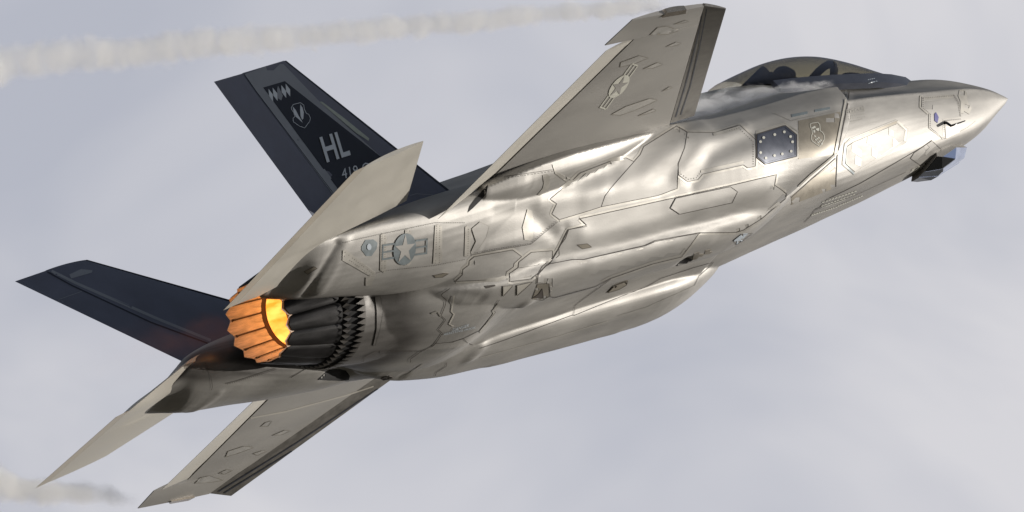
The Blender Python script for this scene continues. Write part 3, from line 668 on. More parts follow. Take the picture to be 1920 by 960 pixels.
rivets(zz(3, 860, 220, (1430, 100), (1575, 62), (1655, 140), (1655, 262)), 4.5); rivets(zz(3, 860, 220, (1250, 320), (1290, 348), (1335, 340), (1360, 308), (1600, 255)), 4.5)
ribbon('seal_strip', zz(3, 860, 220, (1430, 98), (1577, 60)), 5, M['seal'], h=.008); ribbon('seal_strip', zz(3, 860, 220, (1360, 305), (1600, 252)), 5, M['seal'], h=.008)
P5 = panel(zz(3, 860, 220, (800, 503), (822, 440), (855, 398), (985, 250), (1020, 210), (1040, 165), (1225, 50), (1285, 85), (1270, 170), (1235, 260), (1228, 400), (1120, 440)), 'body_panel', 'panel', 1.5)
P6 = panel(zz(3, 860, 220, (565, 575), (523, 543), (550, 485), (512, 460), (620, 370), (685, 310), (870, 238), (940, 228), (985, 250), (855, 398), (822, 440), (800, 503), (690, 538)), 'body_panel', 'panel', 1.5)
P7 = panel(zz(3, 860, 220, (680, 570), (1215, 452), (1525, 384), (1785, 322), (1775, 380), (1812, 405), (1845, 430), (1835, 458), (1700, 570), (1600, 632), (1560, 645), (1350, 648), (1100, 695), (1045, 720), (850, 765), (700, 800), (640, 800), (512, 825), (560, 740), (615, 632), (718, 607)), 'gear_door', 'panel', 1.8, h=.006)
P8 = panel(zz(3, 860, 220, (1217, 456), (1525, 390), (1565, 418), (1535, 478), (1240, 543), (1188, 510)), 'access_panel', 'panel', 1.5, h=.011)
P9 = panel(zz(4, 900, 440, (530, 217), (700, 188), (770, 190), (1240, 84), (1310, 54), (1560, 4), (1640, -10), (1510, 165), (1300, 215), (980, 325), (870, 385), (560, 470), (525, 460), (520, 365), (430, 358), (435, 300), (490, 240)), 'bay_door', 'panel', 1.2, h=.005)
P10 = panel(zz(3.84, 600, 400, (975, 488), (1025, 440), (1030, 400), (1070, 370), (1075, 340), (1110, 310), (1385, 262), (1450, 310), (1395, 360), (1390, 385), (1340, 420), (1335, 455), (1280, 475)), 'access_panel', 'skin', 1.6)
P11 = panel(zz(3.84, 600, 400, (1430, 350), (1520, 280), (1672, 268), (1672, 320), (1600, 380), (1570, 430), (1520, 470), (1365, 492), (1365, 430), (1425, 390)), 'access_panel', 'skin', 1.6)
ribbon('panel_joint', zz(3.84, 600, 400, (1560, 505), (1562, 440), (1650, 360), (1720, 300), (1718, 245), (1765, 180), (1790, 115), (1920, 95)), 1.6, M['gap'])
ribbon('panel_joint', zz(3.84, 600, 400, (1435, 390), (1560, 375), (1605, 350)), 1.0, M['gap'])
# keel and nose
ribbon('panel_joint', [(1747, 263), (1730, 275), (1613, 343), (1563, 367), (1555, 371)], 1.4, M['gap'])
ribbon('panel_joint', [(1553, 371), (1538, 387), (1528, 392), (1520, 404), (1508, 416)], 1.0, M['gap'])
panel(zz(3, 1280, 80, (1400, 552), (1455, 600), (1430, 640), (1340, 690), (1280, 650), (1300, 620)), 'chin_panel', 'panel', 0.9)
ribbon('panel_joint', [(1530, 393), (1613, 362), (1700, 322)], .8, M['seal'])
noseP = panel(zz(3, 1280, 80, (1345, 305), (1525, 292), (1552, 330), (1565, 420), (1462, 430), (1465, 545), (1383, 480), (1385, 400), (1345, 372)), 'nose_panel', 'panel', .8, h=.004, jm='seal')
rivets(zz(3, 1280, 80, (1352, 312), (1522, 300), (1545, 335), (1558, 412)), 3.2); rivets(zz(3, 1280, 80, (1350, 316), (1352, 370), (1392, 404), (1390, 476), (1455, 535)), 3.2); rivets(zz(3, 1280, 80, (1470, 440), (1560, 430)), 3.2); rivets(zz(3, 1280, 80, (1472, 445), (1472, 540)), 3.2)
ribbon('seal_strip', zz(3, 1280, 80, (1352, 316), (1522, 303)), 5, M['seal'], h=.006); ribbon('seal_strip', zz(3, 1280, 80, (1348, 300), (1336, 302), (1334, 364), (1380, 402)), 3, M['seal'], h=.006)
panel(zz(3, 1280, 80, (1555, 268), (1582, 262), (1600, 290), (1598, 320), (1612, 355), (1646, 398), (1640, 422), (1580, 385), (1575, 400), (1562, 395), (1560, 330), (1548, 300)), 'grey_nose_patch', 'seal', 0, h=.006)
panel(zz(3, 1280, 80, (1413, 402), (1422, 393), (1437, 420), (1430, 453), (1414, 440)), 'blue_sensor_window', 'blue', 0, h=.010)
panel(zz(3, 1280, 80, (1475, 470), (1555, 455), (1555, 505), (1480, 540)), 'grey_patch', 'seal', 0, h=.006)
ribbon('panel_joint', zz(3, 1280, 80, (1402, 556), (1480, 540), (1600, 480), (1650, 440)), .9, M['seal'])
# hexagonal framed panel with diamonds
o1 = zz(8, 1540, 220, (345, 390), (430, 320), (1125, 35), (1300, 180), (1270, 380), (800, 690), (485, 860), (310, 710)); i1 = zz(8, 1540, 220, (378, 445), (470, 382), (1132, 102), (1240, 205), (1230, 335), (780, 640), (500, 815), (357, 690))
fr_ = panel(o1, 'antenna_panel', 'panel', .8, h=.004, jm='seal')
ribbon('panel_frame', zz(8, 1540, 220, (360, 410), (332, 700), (485, 845)), 3.6, M['mark_blue'], h=.008, parent=fr_); ribbon('panel_frame', zz(8, 1540, 220, (1130, 60), (1270, 190), (1250, 360)), 4.0, M['seal'], h=.008, parent=fr_)
ribbon('panel_frame', zz(8, 1540, 220, (360, 415), (450, 350), (1130, 70)), 4.5, M['tan_panel'], h=.007, parent=fr_)
panel(i1, 'antenna_window', 'panel', .5, h=.010, jm='seal')
for k, p in enumerate([((455, 395), (525, 440), (525, 560), (440, 510)), ((530, 450), (590, 500), (590, 600), (520, 560)), ((500, 570), (585, 630), (585, 740), (490, 700)), ((680, 290), (765, 350), (765, 430), (670, 390)), ((740, 450), (830, 520), (815, 620), (740, 570)), ((1000, 160), (1070, 210), (1070, 290), (1000, 270)), ((1070, 310), (1150, 390), (1060, 440), (1060, 350))]):
    panel(zz(8, 1540, 220, *p), 'diamond_patch', ['tan_panel', 'edge', 'seal'][k % 3] if k != 2 else 'seal', 0, h=.013)
# boom side: ribs, rivet rows, roundel
for a in [((1172, 240), (1195, 232), (1216, 250), (1217, 500), (1200, 525), (1168, 505)), ((1356, 205), (1380, 198), (1402, 212), (1402, 455), (1385, 470), (1352, 468)), ((1580, 170), (1605, 163), (1633, 180), (1634, 440), (1618, 455), (1565, 455)), ((1806, 180), (1822, 172), (1850, 195), (1842, 390), (1825, 405), (1800, 400)),
          ((890, 358), (912, 352), (1132, 522), (1125, 540), (1092, 548), (885, 432)), ((1060, 560), (1130, 545), (1125, 575), (1110, 590), (1108, 620), (1060, 622))]:
    panel(zz(4, 420, 380, *a), 'skin_rib', 'seal', 0, h=.007, grid=5)
for a in [((1182, 250), (1180, 505)), ((1204, 250), (1204, 505)), ((1368, 212), (1366, 462)), ((1390, 212), (1390, 462)), ((1592, 175), (1584, 450)), ((1615, 175), (1612, 445)), ((1830, 200), (1826, 395)), ((905, 372), (1115, 532)), ((900, 400), (1090, 540)),
          ((905, 298), (960, 282), (1170, 235), (1350, 198), (1580, 150), (1800, 150)), ((1140, 525), (1230, 505), (1570, 470), (1800, 425))]:
    rivets(zz(4, 420, 380, *a), 4.2, key='boom')
panel(zz(3.84, 600, 400, (1455, 100), (1480, 10), (1490, -30), (1525, -20), (1535, 60), (1530, 180), (1510, 195), (1470, 190)), 'skin_rib', 'seal', 0, h=.007, grid=5)
panel(zz(6, 880, 250, (820, 470), (870, 455), (905, 480), (900, 600), (850, 660), (790, 700), (760, 690), (820, 620), (835, 560)), 'skin_rib', 'seal', 0, h=.006, grid=5)
panel(zz(6, 880, 250, (930, 350), (980, 430), (1150, 520), (1110, 560), (960, 450)), 'skin_rib', 'seal', 0, h=.006, grid=5)
ribbon('panel_joint', zz(6, 880, 250, (390, 490), (930, 408)), 1.0, M['gap']); rivets(zz(6, 880, 250, (400, 505), (930, 425)), 6)
panel(zz(3.84, 600, 400, (1090, 110), (1150, 60), (1215, 90), (1195, 170), (1150, 240), (1100, 290), (1080, 285), (1120, 200)), 'skin_rib', 'skin', .8, h=.008, grid=5, jm='seal')
rivets(zz(3.84, 600, 400, (1080, 290), (1200, 265), (1510, 215), (1690, 60)), 4.5, key='boom')
ribbon('panel_joint', zz(3.84, 600, 400, (1080, 300), (1200, 275), (1515, 222), (1710, 60)), .8, M['gap'])
panel(zz(4, 420, 380, (1030, 330), (1060, 278), (1120, 275), (1150, 300), (1143, 345), (1105, 400), (1065, 400), (1030, 355)), 'dark_patch', 'mark_blue', 0, h=.004, grid=4)
panel(zz(4, 420, 380, *[(1085 + 17 * math.cos(a), 330 + 24 * math.sin(a)) for a in np.linspace(0, 6.283, 11)[:-1]]), 'light_lens', 'mark', 0, h=.010, grid=3)
def star_pts(c, ax, ay, r=1.0, rot=0):
    o = []
    for k in range(10):
        a = math.pi / 2 + rot + k * math.pi / 5; rr = r if k % 2 == 0 else r * .382; o.append((c[0] + ax[0] * rr * math.cos(a) + ay[0] * rr * math.sin(a), c[1] + ax[1] * rr * math.cos(a) + ay[1] * rr * math.sin(a)))
    return o
def roundel(c, ax, ay, mfield, mstar, bv, h=.006):
    """c centre px, ax / ay: pixel vectors of one disc radius along the bars / along the star's point"""
    at = lambda x, y: (c[0] + ax[0] * x + ay[0] * y, c[1] + ax[1] * x + ay[1] * y)
    o = plate('roundel', [at(math.cos(a), math.sin(a)) for a in np.linspace(0, 2 * math.pi, 29)[:-1]], M[mfield], bv, h, 4, wall=False)
    plate('star', star_pts(c, ax, ay, .93), M[mstar], bv, h + .003, 3, parent=o, wall=False)
    for s in (1, -1):
        for y0, y1 in ((.38, .50), (-.50, -.38), (-.05, .05)): plate('bar', [at(s * .93, y0), at(s * 2.0, y0), at(s * 2.0, y1), at(s * .93, y1)], M[mfield], bv, h, 4, parent=o, wall=False)
        plate('bar', [at(s * 1.88, -.50), at(s * 2.0, -.50), at(s * 2.0, .50), at(s * 1.88, .50)], M[mfield], bv, h, 4, parent=o, wall=False)
    return o
roundel((420 + 1352 / 4, 380 + 347 / 4), (85 / 4, -12 / 4), (4 / 4, -118 / 4), 'mark_blue', 'panel', BV_F, .010)
# wing markings and fairings
roundel((1160.3, 161.5), (15.5, -21), (-12.0, -4.5), 'mark_pale', 'wing', BV_W, .006)
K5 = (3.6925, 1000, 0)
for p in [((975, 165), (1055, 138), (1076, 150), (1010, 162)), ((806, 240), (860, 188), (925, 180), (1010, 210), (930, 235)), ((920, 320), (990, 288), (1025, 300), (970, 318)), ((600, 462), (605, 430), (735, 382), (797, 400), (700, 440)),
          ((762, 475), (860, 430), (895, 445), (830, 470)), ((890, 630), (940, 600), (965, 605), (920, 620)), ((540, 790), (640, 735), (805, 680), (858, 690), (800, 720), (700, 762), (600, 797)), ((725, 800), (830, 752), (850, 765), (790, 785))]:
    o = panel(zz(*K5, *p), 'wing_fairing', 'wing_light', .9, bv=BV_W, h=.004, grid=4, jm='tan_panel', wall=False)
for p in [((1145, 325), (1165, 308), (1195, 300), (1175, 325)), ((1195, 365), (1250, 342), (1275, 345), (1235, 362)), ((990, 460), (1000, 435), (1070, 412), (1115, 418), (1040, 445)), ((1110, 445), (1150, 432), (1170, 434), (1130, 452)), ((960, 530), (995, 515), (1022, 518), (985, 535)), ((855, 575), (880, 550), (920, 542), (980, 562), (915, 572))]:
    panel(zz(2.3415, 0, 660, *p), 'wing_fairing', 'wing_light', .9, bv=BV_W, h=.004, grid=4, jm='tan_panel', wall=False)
ribbon('wing_scratch', zz(2.3415, 0, 660, (1100, 290), (1250, 262), (1520, 190), (1640, 150)), 2.5, M['edge'], bv=BV_W, h=.003)
for q in [((1170, 95), (1120, 330), (1050, 600), (985, 810)), ((1200, 60), (1150, 330), (1085, 600), (1020, 795))]: ribbon('edge_stripe', zz(*K5, *q), 2.2, M['slate'], bv=BV_W, h=.003)
for q in [((960, 612), (1300, 400), (1690, 140)), ((985, 618), (1330, 405), (1720, 138))]: ribbon('edge_stripe', zz(2.3415, 0, 660, *q), 2.2, M['slate'], bv=BV_W, h=.003)
# nacelle: zigzag joint, riveted band, hook bay
KN = (3.84, 600, 400)
ribbon('panel_joint', zz(*KN, (935, 540), (880, 575), (870, 590), (908, 620), (900, 660), (870, 735), (903, 765), (850, 835), (880, 860), (830, 935), (800, 958)), 1.8, M['gap'])
ribbon('panel_joint', zz(5.647, 560, 640, (1455, 0), (1430, 40), (1300, 100), (1185, 180), (1180, 220)), 1.4, M['gap'])
ribbon('panel_joint', zz(5.647, 560, 640, (1300, 98), (810, 98), (690, 165), (685, 215)), 1.2, M['gap'])
ribbon('seal_strip', zz(*KN, (965, 590), (945, 705), (965, 725), (930, 795), (960, 810)), 2.4, M['edge']); ribbon('seal_strip', zz(*KN, (800, 720), (845, 705), (870, 740)), 3, M['seal'])
panel(zz(*KN, (395, 600), (440, 600), (452, 700), (430, 830), (395, 950), (380, 945), (405, 830), (405, 700)), 'riveted_band', 'skin', .6, h=.010, grid=5, jm='seal')
rivets(zz(*KN, (408, 610), (418, 700), (408, 820), (392, 930)), 4); rivets(zz(*KN, (428, 610), (440, 700), (425, 830), (400, 930)), 4)
ribbon('panel_joint', zz(*KN, (1290, 620), (1245, 690), (1262, 710), (1150, 840), (1030, 900), (950, 925), (830, 935)), 1.2, M['gap'])
ribbon('panel_joint', zz(*KN, (1030, 900), (1060, 930), (1100, 945)), 1.2, M['gap'])
ribbon('seal_strip', zz(*KN, (1280, 640), (1230, 700), (1240, 720), (1140, 850)), 4, M['seal'], off=-3)
panel(zz(5.647, 560, 640, (820, 102), (1290, 102), (1190, 178), (1180, 222), (700, 222), (700, 165)), 'hook_bay_door', 'skin', 0, h=.004)
# dark openings, painted flap-root shade and small fittings
panel(zz(4, 900, 440, (1460, 242), (1500, 200), (1545, 175), (1580, 178), (1592, 190), (1592, 222), (1545, 240), (1500, 245)), 'vent_opening', 'black', 0, h=.004, grid=4)
panel(zz(4, 900, 440, (1605, 140), (1790, 92), (1845, 55), (1815, 105), (1765, 155), (1605, 222), (1592, 190)), 'vent_ramp', 'tan_panel', 0, h=.004, grid=5)
panel(zz(5.647, 560, 640, (200, 405), (270, 335), (330, 300), (420, 290), (500, 310), (540, 360), (530, 405), (450, 415), (330, 412)), 'vent_opening', 'black', 0, h=.006, grid=4)
panel(zz(4, 900, 440, (955, 430), (1010, 375), (1105, 340), (1095, 372), (1040, 405)), 'blade_antenna', 'tan_panel', .7, h=.012, grid=4)
panel(zz(4, 900, 440, (725, 75), (800, 65), (836, 92), (765, 105)), 'air_data_port', 'tan_panel', .7, h=.008, grid=4)
panel(zz(4, 900, 440, (400, 470), (440, 440), (465, 402), (475, 475)), 'dark_triangle_port', 'gap', .7, h=.006, grid=4)
panel(zz(4, 900, 440, (430, 370), (515, 368), (520, 460), (470, 490), (390, 480)), 'stained_panel', 'tan_panel', .8, h=.003, grid=5)
panel(zz(4, 900, 440, (170, 385), (245, 378), (170, 460)), 'vent_louvre', 'edge', .6, h=.008, grid=4); panel(zz(4, 900, 440, (275, 378), (390, 352), (275, 455)), 'vent_louvre', 'edge', .6, h=.008, grid=4)
panel(zz(4, 900, 440, (30, 385), (110, 375), (115, 385), (50, 402)), 'small_port', 'gap', 0, h=.005, grid=4)
panel(zz(3.84, 600, 400, (815, 445), (890, 428), (925, 430), (880, 458), (832, 460)), 'small_port', 'tan_panel', .6, h=.006, grid=4)
panel(zz(4, 420, 380, (600, 515), (675, 478), (697, 490), (628, 535)), 'stab_port', 'tan_panel', .6, bv=BV_W, h=.006, grid=4)
panel(zz(3, 860, 220, (1545, 690), (1590, 655), (1655, 650), (1600, 690), (1560, 715)), 'lens_window', 'mark', .7, h=.006, grid=4)
ribbon('panel_joint', zz(4, 900, 440, (700, 608), (1250, 387), (1355, 325), (1600, 245), (1750, 203), (1720, 240), (1640, 310), (1605, 380)), 1.0, M['gap'])
ribbon('panel_joint', zz(4, 900, 440, (1605, 380), (1500, 430), (1250, 540), (1030, 608)), 1.0, M['seal']); ribbon('panel_joint', zz(4, 900, 440, (960, 645), (600, 755), (0, 920)), 1.0, M['edge'])
ribbon('panel_joint', zz(4, 900, 440, (700, 608), (710, 530), (760, 490), (980, 330)), .9, M['gap']); ribbon('panel_joint', zz(4, 900, 440, (0, 850), (180, 790), (590, 640), (700, 600)), .9, M['gap'])
panel(zz(6, 780, 280, (810, 400), (790, 500), (740, 560), (640, 660), (580, 710), (600, 640), (660, 560), (740, 470)), 'root_shade_patch', 'black', 0, bv=BV_W, h=.004, grid=4)  # flat black plate: shade under the flap root painted on, no hollow
# port boom
KB = (5.647, 320, 660)
ribbon('panel_joint', zz(*KB, (575, 330), (700, 300), (1110, 170)), 1.0, M['gap']); rivets(zz(*KB, (600, 335), (720, 305), (1110, 185)), 4, key='boom')
ribbon('panel_joint', zz(*KB, (1270, 268), (1440, 170)), 1.6, M['gap']); ribbon('panel_joint', zz(*KB, (360, 110), (420, 230), (440, 360), (430, 400)), 1.0, M['gap'])
ribbon('panel_joint', zz(5.647, 560, 640, (1565, 220), (1560, 260), (1455, 325), (1445, 360)), 1.2, M['gap']); ribbon('panel_joint', zz(5.647, 560, 640, (1320, 235), (1110, 385)), 2.4, M['seal'])
panel(zz(5.647, 560, 640, (870, 392), (910, 370), (960, 362), (1000, 380), (900, 405)), 'small_port', 'gap', .5, h=.008, grid=3)
for k, (V, F) in RIV.items():
    o = mesh_obj('rivets', V, F, M['gap'], jet, False); o['kind'] = 'stuff'

# --- starboard fin paint
KF = (3, 380, 100)
plate('fin_tip_band', zz(*KF, (272, 105), (435, 42), (655, 270), (1000, 580), (1120, 700), (1080, 690), (460, 157), (338, 193)), M['fin_grey'], BV_FIN, .003, 12, wall=False)
plate('fin_stripe', zz(*KF, (232, 118), (272, 105), (338, 193), (760, 752), (860, 900), (810, 900), (300, 215)), M['fin_grey'], BV_FIN, .005, 12, wall=False)
plate('fin_black_field', zz(*KF, (338, 193), (460, 157), (1010, 590), (1120, 700), (900, 900), (860, 900), (750, 752)), M['fin_black'], BV_FIN, .0065, 12, wall=False)
ribbon('panel_joint', zz(*KF, (232, 118), (300, 215), (735, 790), (830, 920)), 1.6, M['fin_black'], BV_FIN, .006)
M['strip'] = mat('formation_light_strip', (0.26, 0.31, 0.28), 0.0, 0.4, 0.15, 14)
plate('formation_light_strip', zz(*KF, (655, 273), (668, 272), (800, 370), (935, 480), (930, 493), (860, 448)), M['strip'], BV_FIN, .008, 6, wall=False)
K4 = (8.725, 480, 140)
for p, m in [(((195, 235), (265, 325), (270, 445), (205, 350)), 'mark'), (((262, 215), (340, 310), (345, 435), (275, 345)), 'mark'), (((350, 185), (375, 230), (430, 345), (405, 425), (350, 390), (335, 250)), 'fin_grey'), (((405, 175), (482, 270), (485, 385), (410, 290)), 'mark'), (((475, 150), (548, 245), (550, 362), (482, 270)), 'mark')]:
    plate('fin_diamond', zz(*K4, *p), M[m], BV_FIN, .010, 3, wall=False)
ribbon('fin_badge', zz(*K4, (565, 545), (600, 490), (715, 462), (770, 500), (780, 570), (815, 640), (850, 650), (880, 715), (865, 770), (785, 875), (700, 845), (600, 775), (595, 715), (625, 690), (605, 620), (575, 580)), .9, M['mark'], BV_FIN, .012, True, step=2)
plate('badge_mark', zz(*K4, (592, 525), (640, 580), (690, 680), (740, 760), (755, 790), (700, 740), (640, 690), (605, 610)), M['mark'], BV_FIN, .010, 3, wall=False)
plate('badge_mark', zz(*K4, (715, 488), (750, 540), (772, 620), (765, 720), (745, 740), (720, 680), (712, 580)), M['mark'], BV_FIN, .010, 3, wall=False)
KLF = (3, 0, 400)
ribbon('hinge_line', zz(*KLF, (265, 330), (400, 405), (850, 615), (1175, 735)), 2.6, M['fin_black'], BV_FINL, .004); ribbon('fin_stripe', zz(*KLF, (290, 325), (420, 390), (900, 600), (1185, 715)), 5, M['fin_grey'], BV_FINL, .003)
ribbon('panel_joint', zz(*KLF, (330, 486), (460, 440)), 1.5, M['fin_grey'], BV_FINL, .004); ribbon('panel_joint', zz(*KLF, (1050, 830), (1110, 770), (1172, 735)), 1.5, M['fin_black'], BV_FINL, .004)
plate('fin_patch', zz(*KLF, (390, 345), (455, 315), (520, 322), (515, 335), (400, 368)), M['fin_grey'], BV_FINL, .004, 5, wall=False)
ribbon('panel_joint', zz(*KF, (1165, 800), (1200, 790), (1330, 800)), 1.5, M['fin_grey'], BV_FIN, .004)
def lettering(txt, org, ax, ay, material, bv, h=.008, name=None, bold=0.0, shear=0):
    cu = bpy.data.curves.new('lettering', 'FONT'); cu.body = txt; cu.resolution_u = 2; cu.offset = bold; cu.shear = shear; o = bpy.data.objects.new('t', cu); COL.objects.link(o)
    dg = bpy.context.evaluated_depsgraph_get(); dg.update(); me = bpy.data.meshes.new_from_object(o.evaluated_get(dg)); bpy.data.objects.remove(o)
    bm = bmesh.new(); bm.from_mesh(me); bmesh.ops.triangulate(bm, faces=bm.faces[:]); bmesh.ops.subdivide_edges(bm, edges=[e for e in bm.edges if e.calc_length() > .35], cuts=1)
    w = max(v.co.x for v in bm.verts); hh = max(v.co.y for v in bm.verts); bad = []
    for v in bm.verts:
        x, y = v.co.x / w, v.co.y / hh; a, n = hit(bv, org[0] + ax[0] * x + ay[0] * y, org[1] + ax[1] * x + ay[1] * y)
        if a is None: bad.append(v); continue
        v.co = a + n * h
    bmesh.ops.delete(bm, geom=bad, context='VERTS'); me2 = bpy.data.meshes.new('lettering'); bm.to_mesh(me2); bm.free(); me2.materials.clear()
    return me_obj(name or 'lettering', me2, material, jet, False)
KL = (4.365, 480, 130)
lettering('HL', (480 + 557 / 4.365, 130 + 768 / 4.365), (205 / 4.365, -66 / 4.365), (-60 / 4.365, -200 / 4.365), M['black'], BV_FIN, .012, 'letters', .02)
lettering('HL', (480 + 562 / 4.365, 130 + 763 / 4.365), (205 / 4.365, -66 / 4.365), (-60 / 4.365, -200 / 4.365), M['mark'], BV_FIN, .016, 'letters', .02)
lettering('419 OG', (480 + 700 / 4.365, 130 + 900 / 4.365), (300 / 4.365, -78 / 4.365), (-12 / 4.365, -82 / 4.365), M['mark'], BV_FIN, .014, 'letters')
lettering('DANGER', (820 + 430 / 16, 590 + 490 / 16), (500 / 16, -150 / 16), (25 / 16, -85 / 16), M['mark'], BV_F, .010, 'letters', -.0)
lettering('ARRESTING HOOK', (820 + 170 / 16, 590 + 610 / 16), (960 / 16, -215 / 16), (15 / 16, -65 / 16), M['mark'], BV_F, .010, 'letters')
lettering('5203', (1680 + 400 / 16, 280 + 690 / 16), (540 / 16, -260 / 16), (60 / 16, -100 / 16), M['mark_pale'], BV_F, .010, 'letters')
lettering('RESCUE', (1580 + 120 / 21.3, 190 + 500 / 21.3), (740 / 21.3, -150 / 21.3), (-10 / 21.3, -130 / 21.3), M['seal'], BV_F, .008, 'letters')
ribbon('lettering_frame', zz(21.3, 1580, 190, (110, 350), (820, 180), (880, 400), (130, 560)), .6, M['seal'], close=True)
for a, b in [((130, 640), (900, 500)), ((130, 720), (960, 610)), ((230, 830), (820, 700))]:
    q = zz(21.3, 1580, 190, a, b)
    for k in range(9):
        t0, t1 = k / 9, k / 9 + .075; ribbon('small_print', [(q[0][0] + (q[1][0] - q[0][0]) * t, q[0][1] + (q[1][1] - q[0][1]) * t) for t in (t0, t1)], 1.0, M['seal'])
for a, b, w in [((1541, 379), (1607, 357), 1.6), ((1539, 386), (1604, 363), 1.4), ((1540, 389), (1585, 373), 1.2), ((1521, 403), (1570, 387), 1.6), ((1570, 386), (1618, 366), 1.6)]:
    n = 11
    for k in range(n):
        t0, t1 = k / n, (k + .78) / n; ribbon('small_print', [(a[0] + (b[0] - a[0]) * t, a[1] + (b[1] - a[1]) * t) for t in (t0, t1)], w, M['mark_pale'], step=2)
BV_SILL = bvh_of([o for o in COL.objects if o.name.startswith('canopy_frame')])
for a, b in [((1627, 150), (1641, 147)), ((1628, 156), (1646, 152))]:
    for k in range(4): t0, t1 = k / 4, (k + .7) / 4; ribbon('small_print', [(a[0] + (b[0] - a[0]) * t, a[1] + (b[1] - a[1]) * t) for t in (t0, t1)], 1.2, M['mark'], BV_SILL, .004, step=2)

# ------------------------------------------------------------------ chin sensor and pitot
E = dict(a=U(1767, 294, y=.28), b=U(1793, 276, y=.24), c=U(1813, 276, y=.06), d=U(1808, 296, y=.05), e=U(1791, 298, y=.19), f=U(1767, 316, y=.13), g=U(1733, 322, y=.06), h=U(1766, 323, y=.04), i=U(1757, 293, y=.28))
E['t'] = P(1.9, .22, -.36); E['u'] = P(1.35, .05, -.38)
def mirv(v): return Vector((v.x, -v.y, v.z))
M['sensor_glass'] = mat('faceted_sensor_glass', (0.50, 0.55, 0.68), 0.85, 0.10, 0.15, 6.0)
M['sensor_dark'] = mat('sensor_dark_facet', (0.02, 0.022, 0.025), 0.3, 0.15)
M['sensor_blue'] = mat('sensor_blue_facet', (0.07, 0.11, 0.22), 0.4, 0.15)
eo = mesh_obj('chin_sensor', [E['t'], E['u'], E['b'], E['c'], E['a'], E['g'], E['i'], mirv(E['t']), mirv(E['b']), mirv(E['c']), mirv(E['a']), mirv(E['g']), mirv(E['i'])], [(0, 1, 3, 2), (0, 2, 4), (0, 4, 6, 5), (7, 8, 9, 1), (7, 10, 8), (7, 11, 12, 10), (0, 5, 11, 7)], M['skin'], jet, False)
def facet(name, keys, m, mirror=True):
    for mi in ((0, 1) if mirror else (0,)):
        v = [E[k] if not mi else mirv(E[k]) for k in keys]; c = sum(v, Vector()) / len(v); n = (v[1] - v[0]).cross(v[2] - v[0]).normalized()
        if n.dot(c - P(1.85, 0, -.5)) < 0: n = -n
        o_ = [p + n * .0 for p in v]; i_ = [c + (p - c) * .93 + n * .006 for p in v]; k = len(v)
        ob = mesh_obj(name, o_ + i_, [tuple(range(k, 2 * k))] + [(j, (j + 1) % k, k + (j + 1) % k, k + j) for j in range(k)], M[m], jet, False); ob.parent = eo
facet('sensor_pane', 'bcde', 'sensor_glass'); facet('sensor_pane', 'abe', 'sensor_blue'); facet('sensor_pane', ('i', 'a', 'e', 'f', 'g'), 'sensor_dark'); facet('sensor_pane', 'edhf', 'sensor_glass'); facet('sensor_pane', 'fhg', 'sensor_glass')
v = [E['d'], E['h'], E['g'], mirv(E['g']), mirv(E['h']), mirv(E['d'])]; o = mesh_obj('sensor_pane', v, [(0, 1, 2, 3, 4, 5)], M['sensor_glass'], eo, False)
o = mesh_obj('sensor_pane', [E['c'], E['d'], mirv(E['d']), mirv(E['c'])], [(0, 1, 2, 3)], M['sensor_glass'], eo, False)
a, n = hit(BV_F, 1771, 231)
if a:
    b = a + n * .10 + Vector((.04, 0, -.0)); c = U(1783, 236, y=-b.y + .0); d = c + Vector((.28, 0, .01))
    V, F = tube([a - n * .02, a + n * .03, c, c + Vector((.03, 0, 0)), d], [.022, .018, .016, .014, .007], 8); mesh_obj('pitot_probe', V, F, M['sensor_dark'], jet)
    mi = [mirv(q) for q in V]; mesh_obj('pitot_probe', mi, F, M['sensor_dark'], jet)

# ================================================================== pilot
pil = empty('person', 'pilot in dark helmet with visor down, seated under the jet canopy', 'person', BODY)
def skinned(name, pts, edges, rad, material, parent, lev=2):
    me = bpy.data.meshes.new(name); me.from_pydata([tuple(p) for p in pts], edges, []); o = bpy.data.objects.new(name, me); COL.objects.link(o)
    sk = o.modifiers.new('sk', 'SKIN'); sl = me.skin_vertices[0].data
    for i, r in enumerate(rad): sl[i].radius = (r, r) if not isinstance(r, tuple) else r
    sl[0].use_root = True; sb = o.modifiers.new('sb', 'SUBSURF'); sb.levels = lev; sb.render_levels = lev
    dg = bpy.context.evaluated_depsgraph_get(); dg.update(); m2 = bpy.data.meshes.new_from_object(o.evaluated_get(dg)); bpy.data.objects.remove(o); m2.name = name; m2.materials.clear()
    return me_obj(name, m2, material, parent, True)
pts = [P(3.62, 0, .28), P(3.60, 0, .48), P(3.56, 0, .72), P(3.54, 0, .90), P(3.47, 0, 1.00)]; ed = [(0, 1), (1, 2), (2, 3), (3, 4)]; rad = [(.17, .13), (.15, .12), (.18, .13), (.13, .09), (.06, .06)]
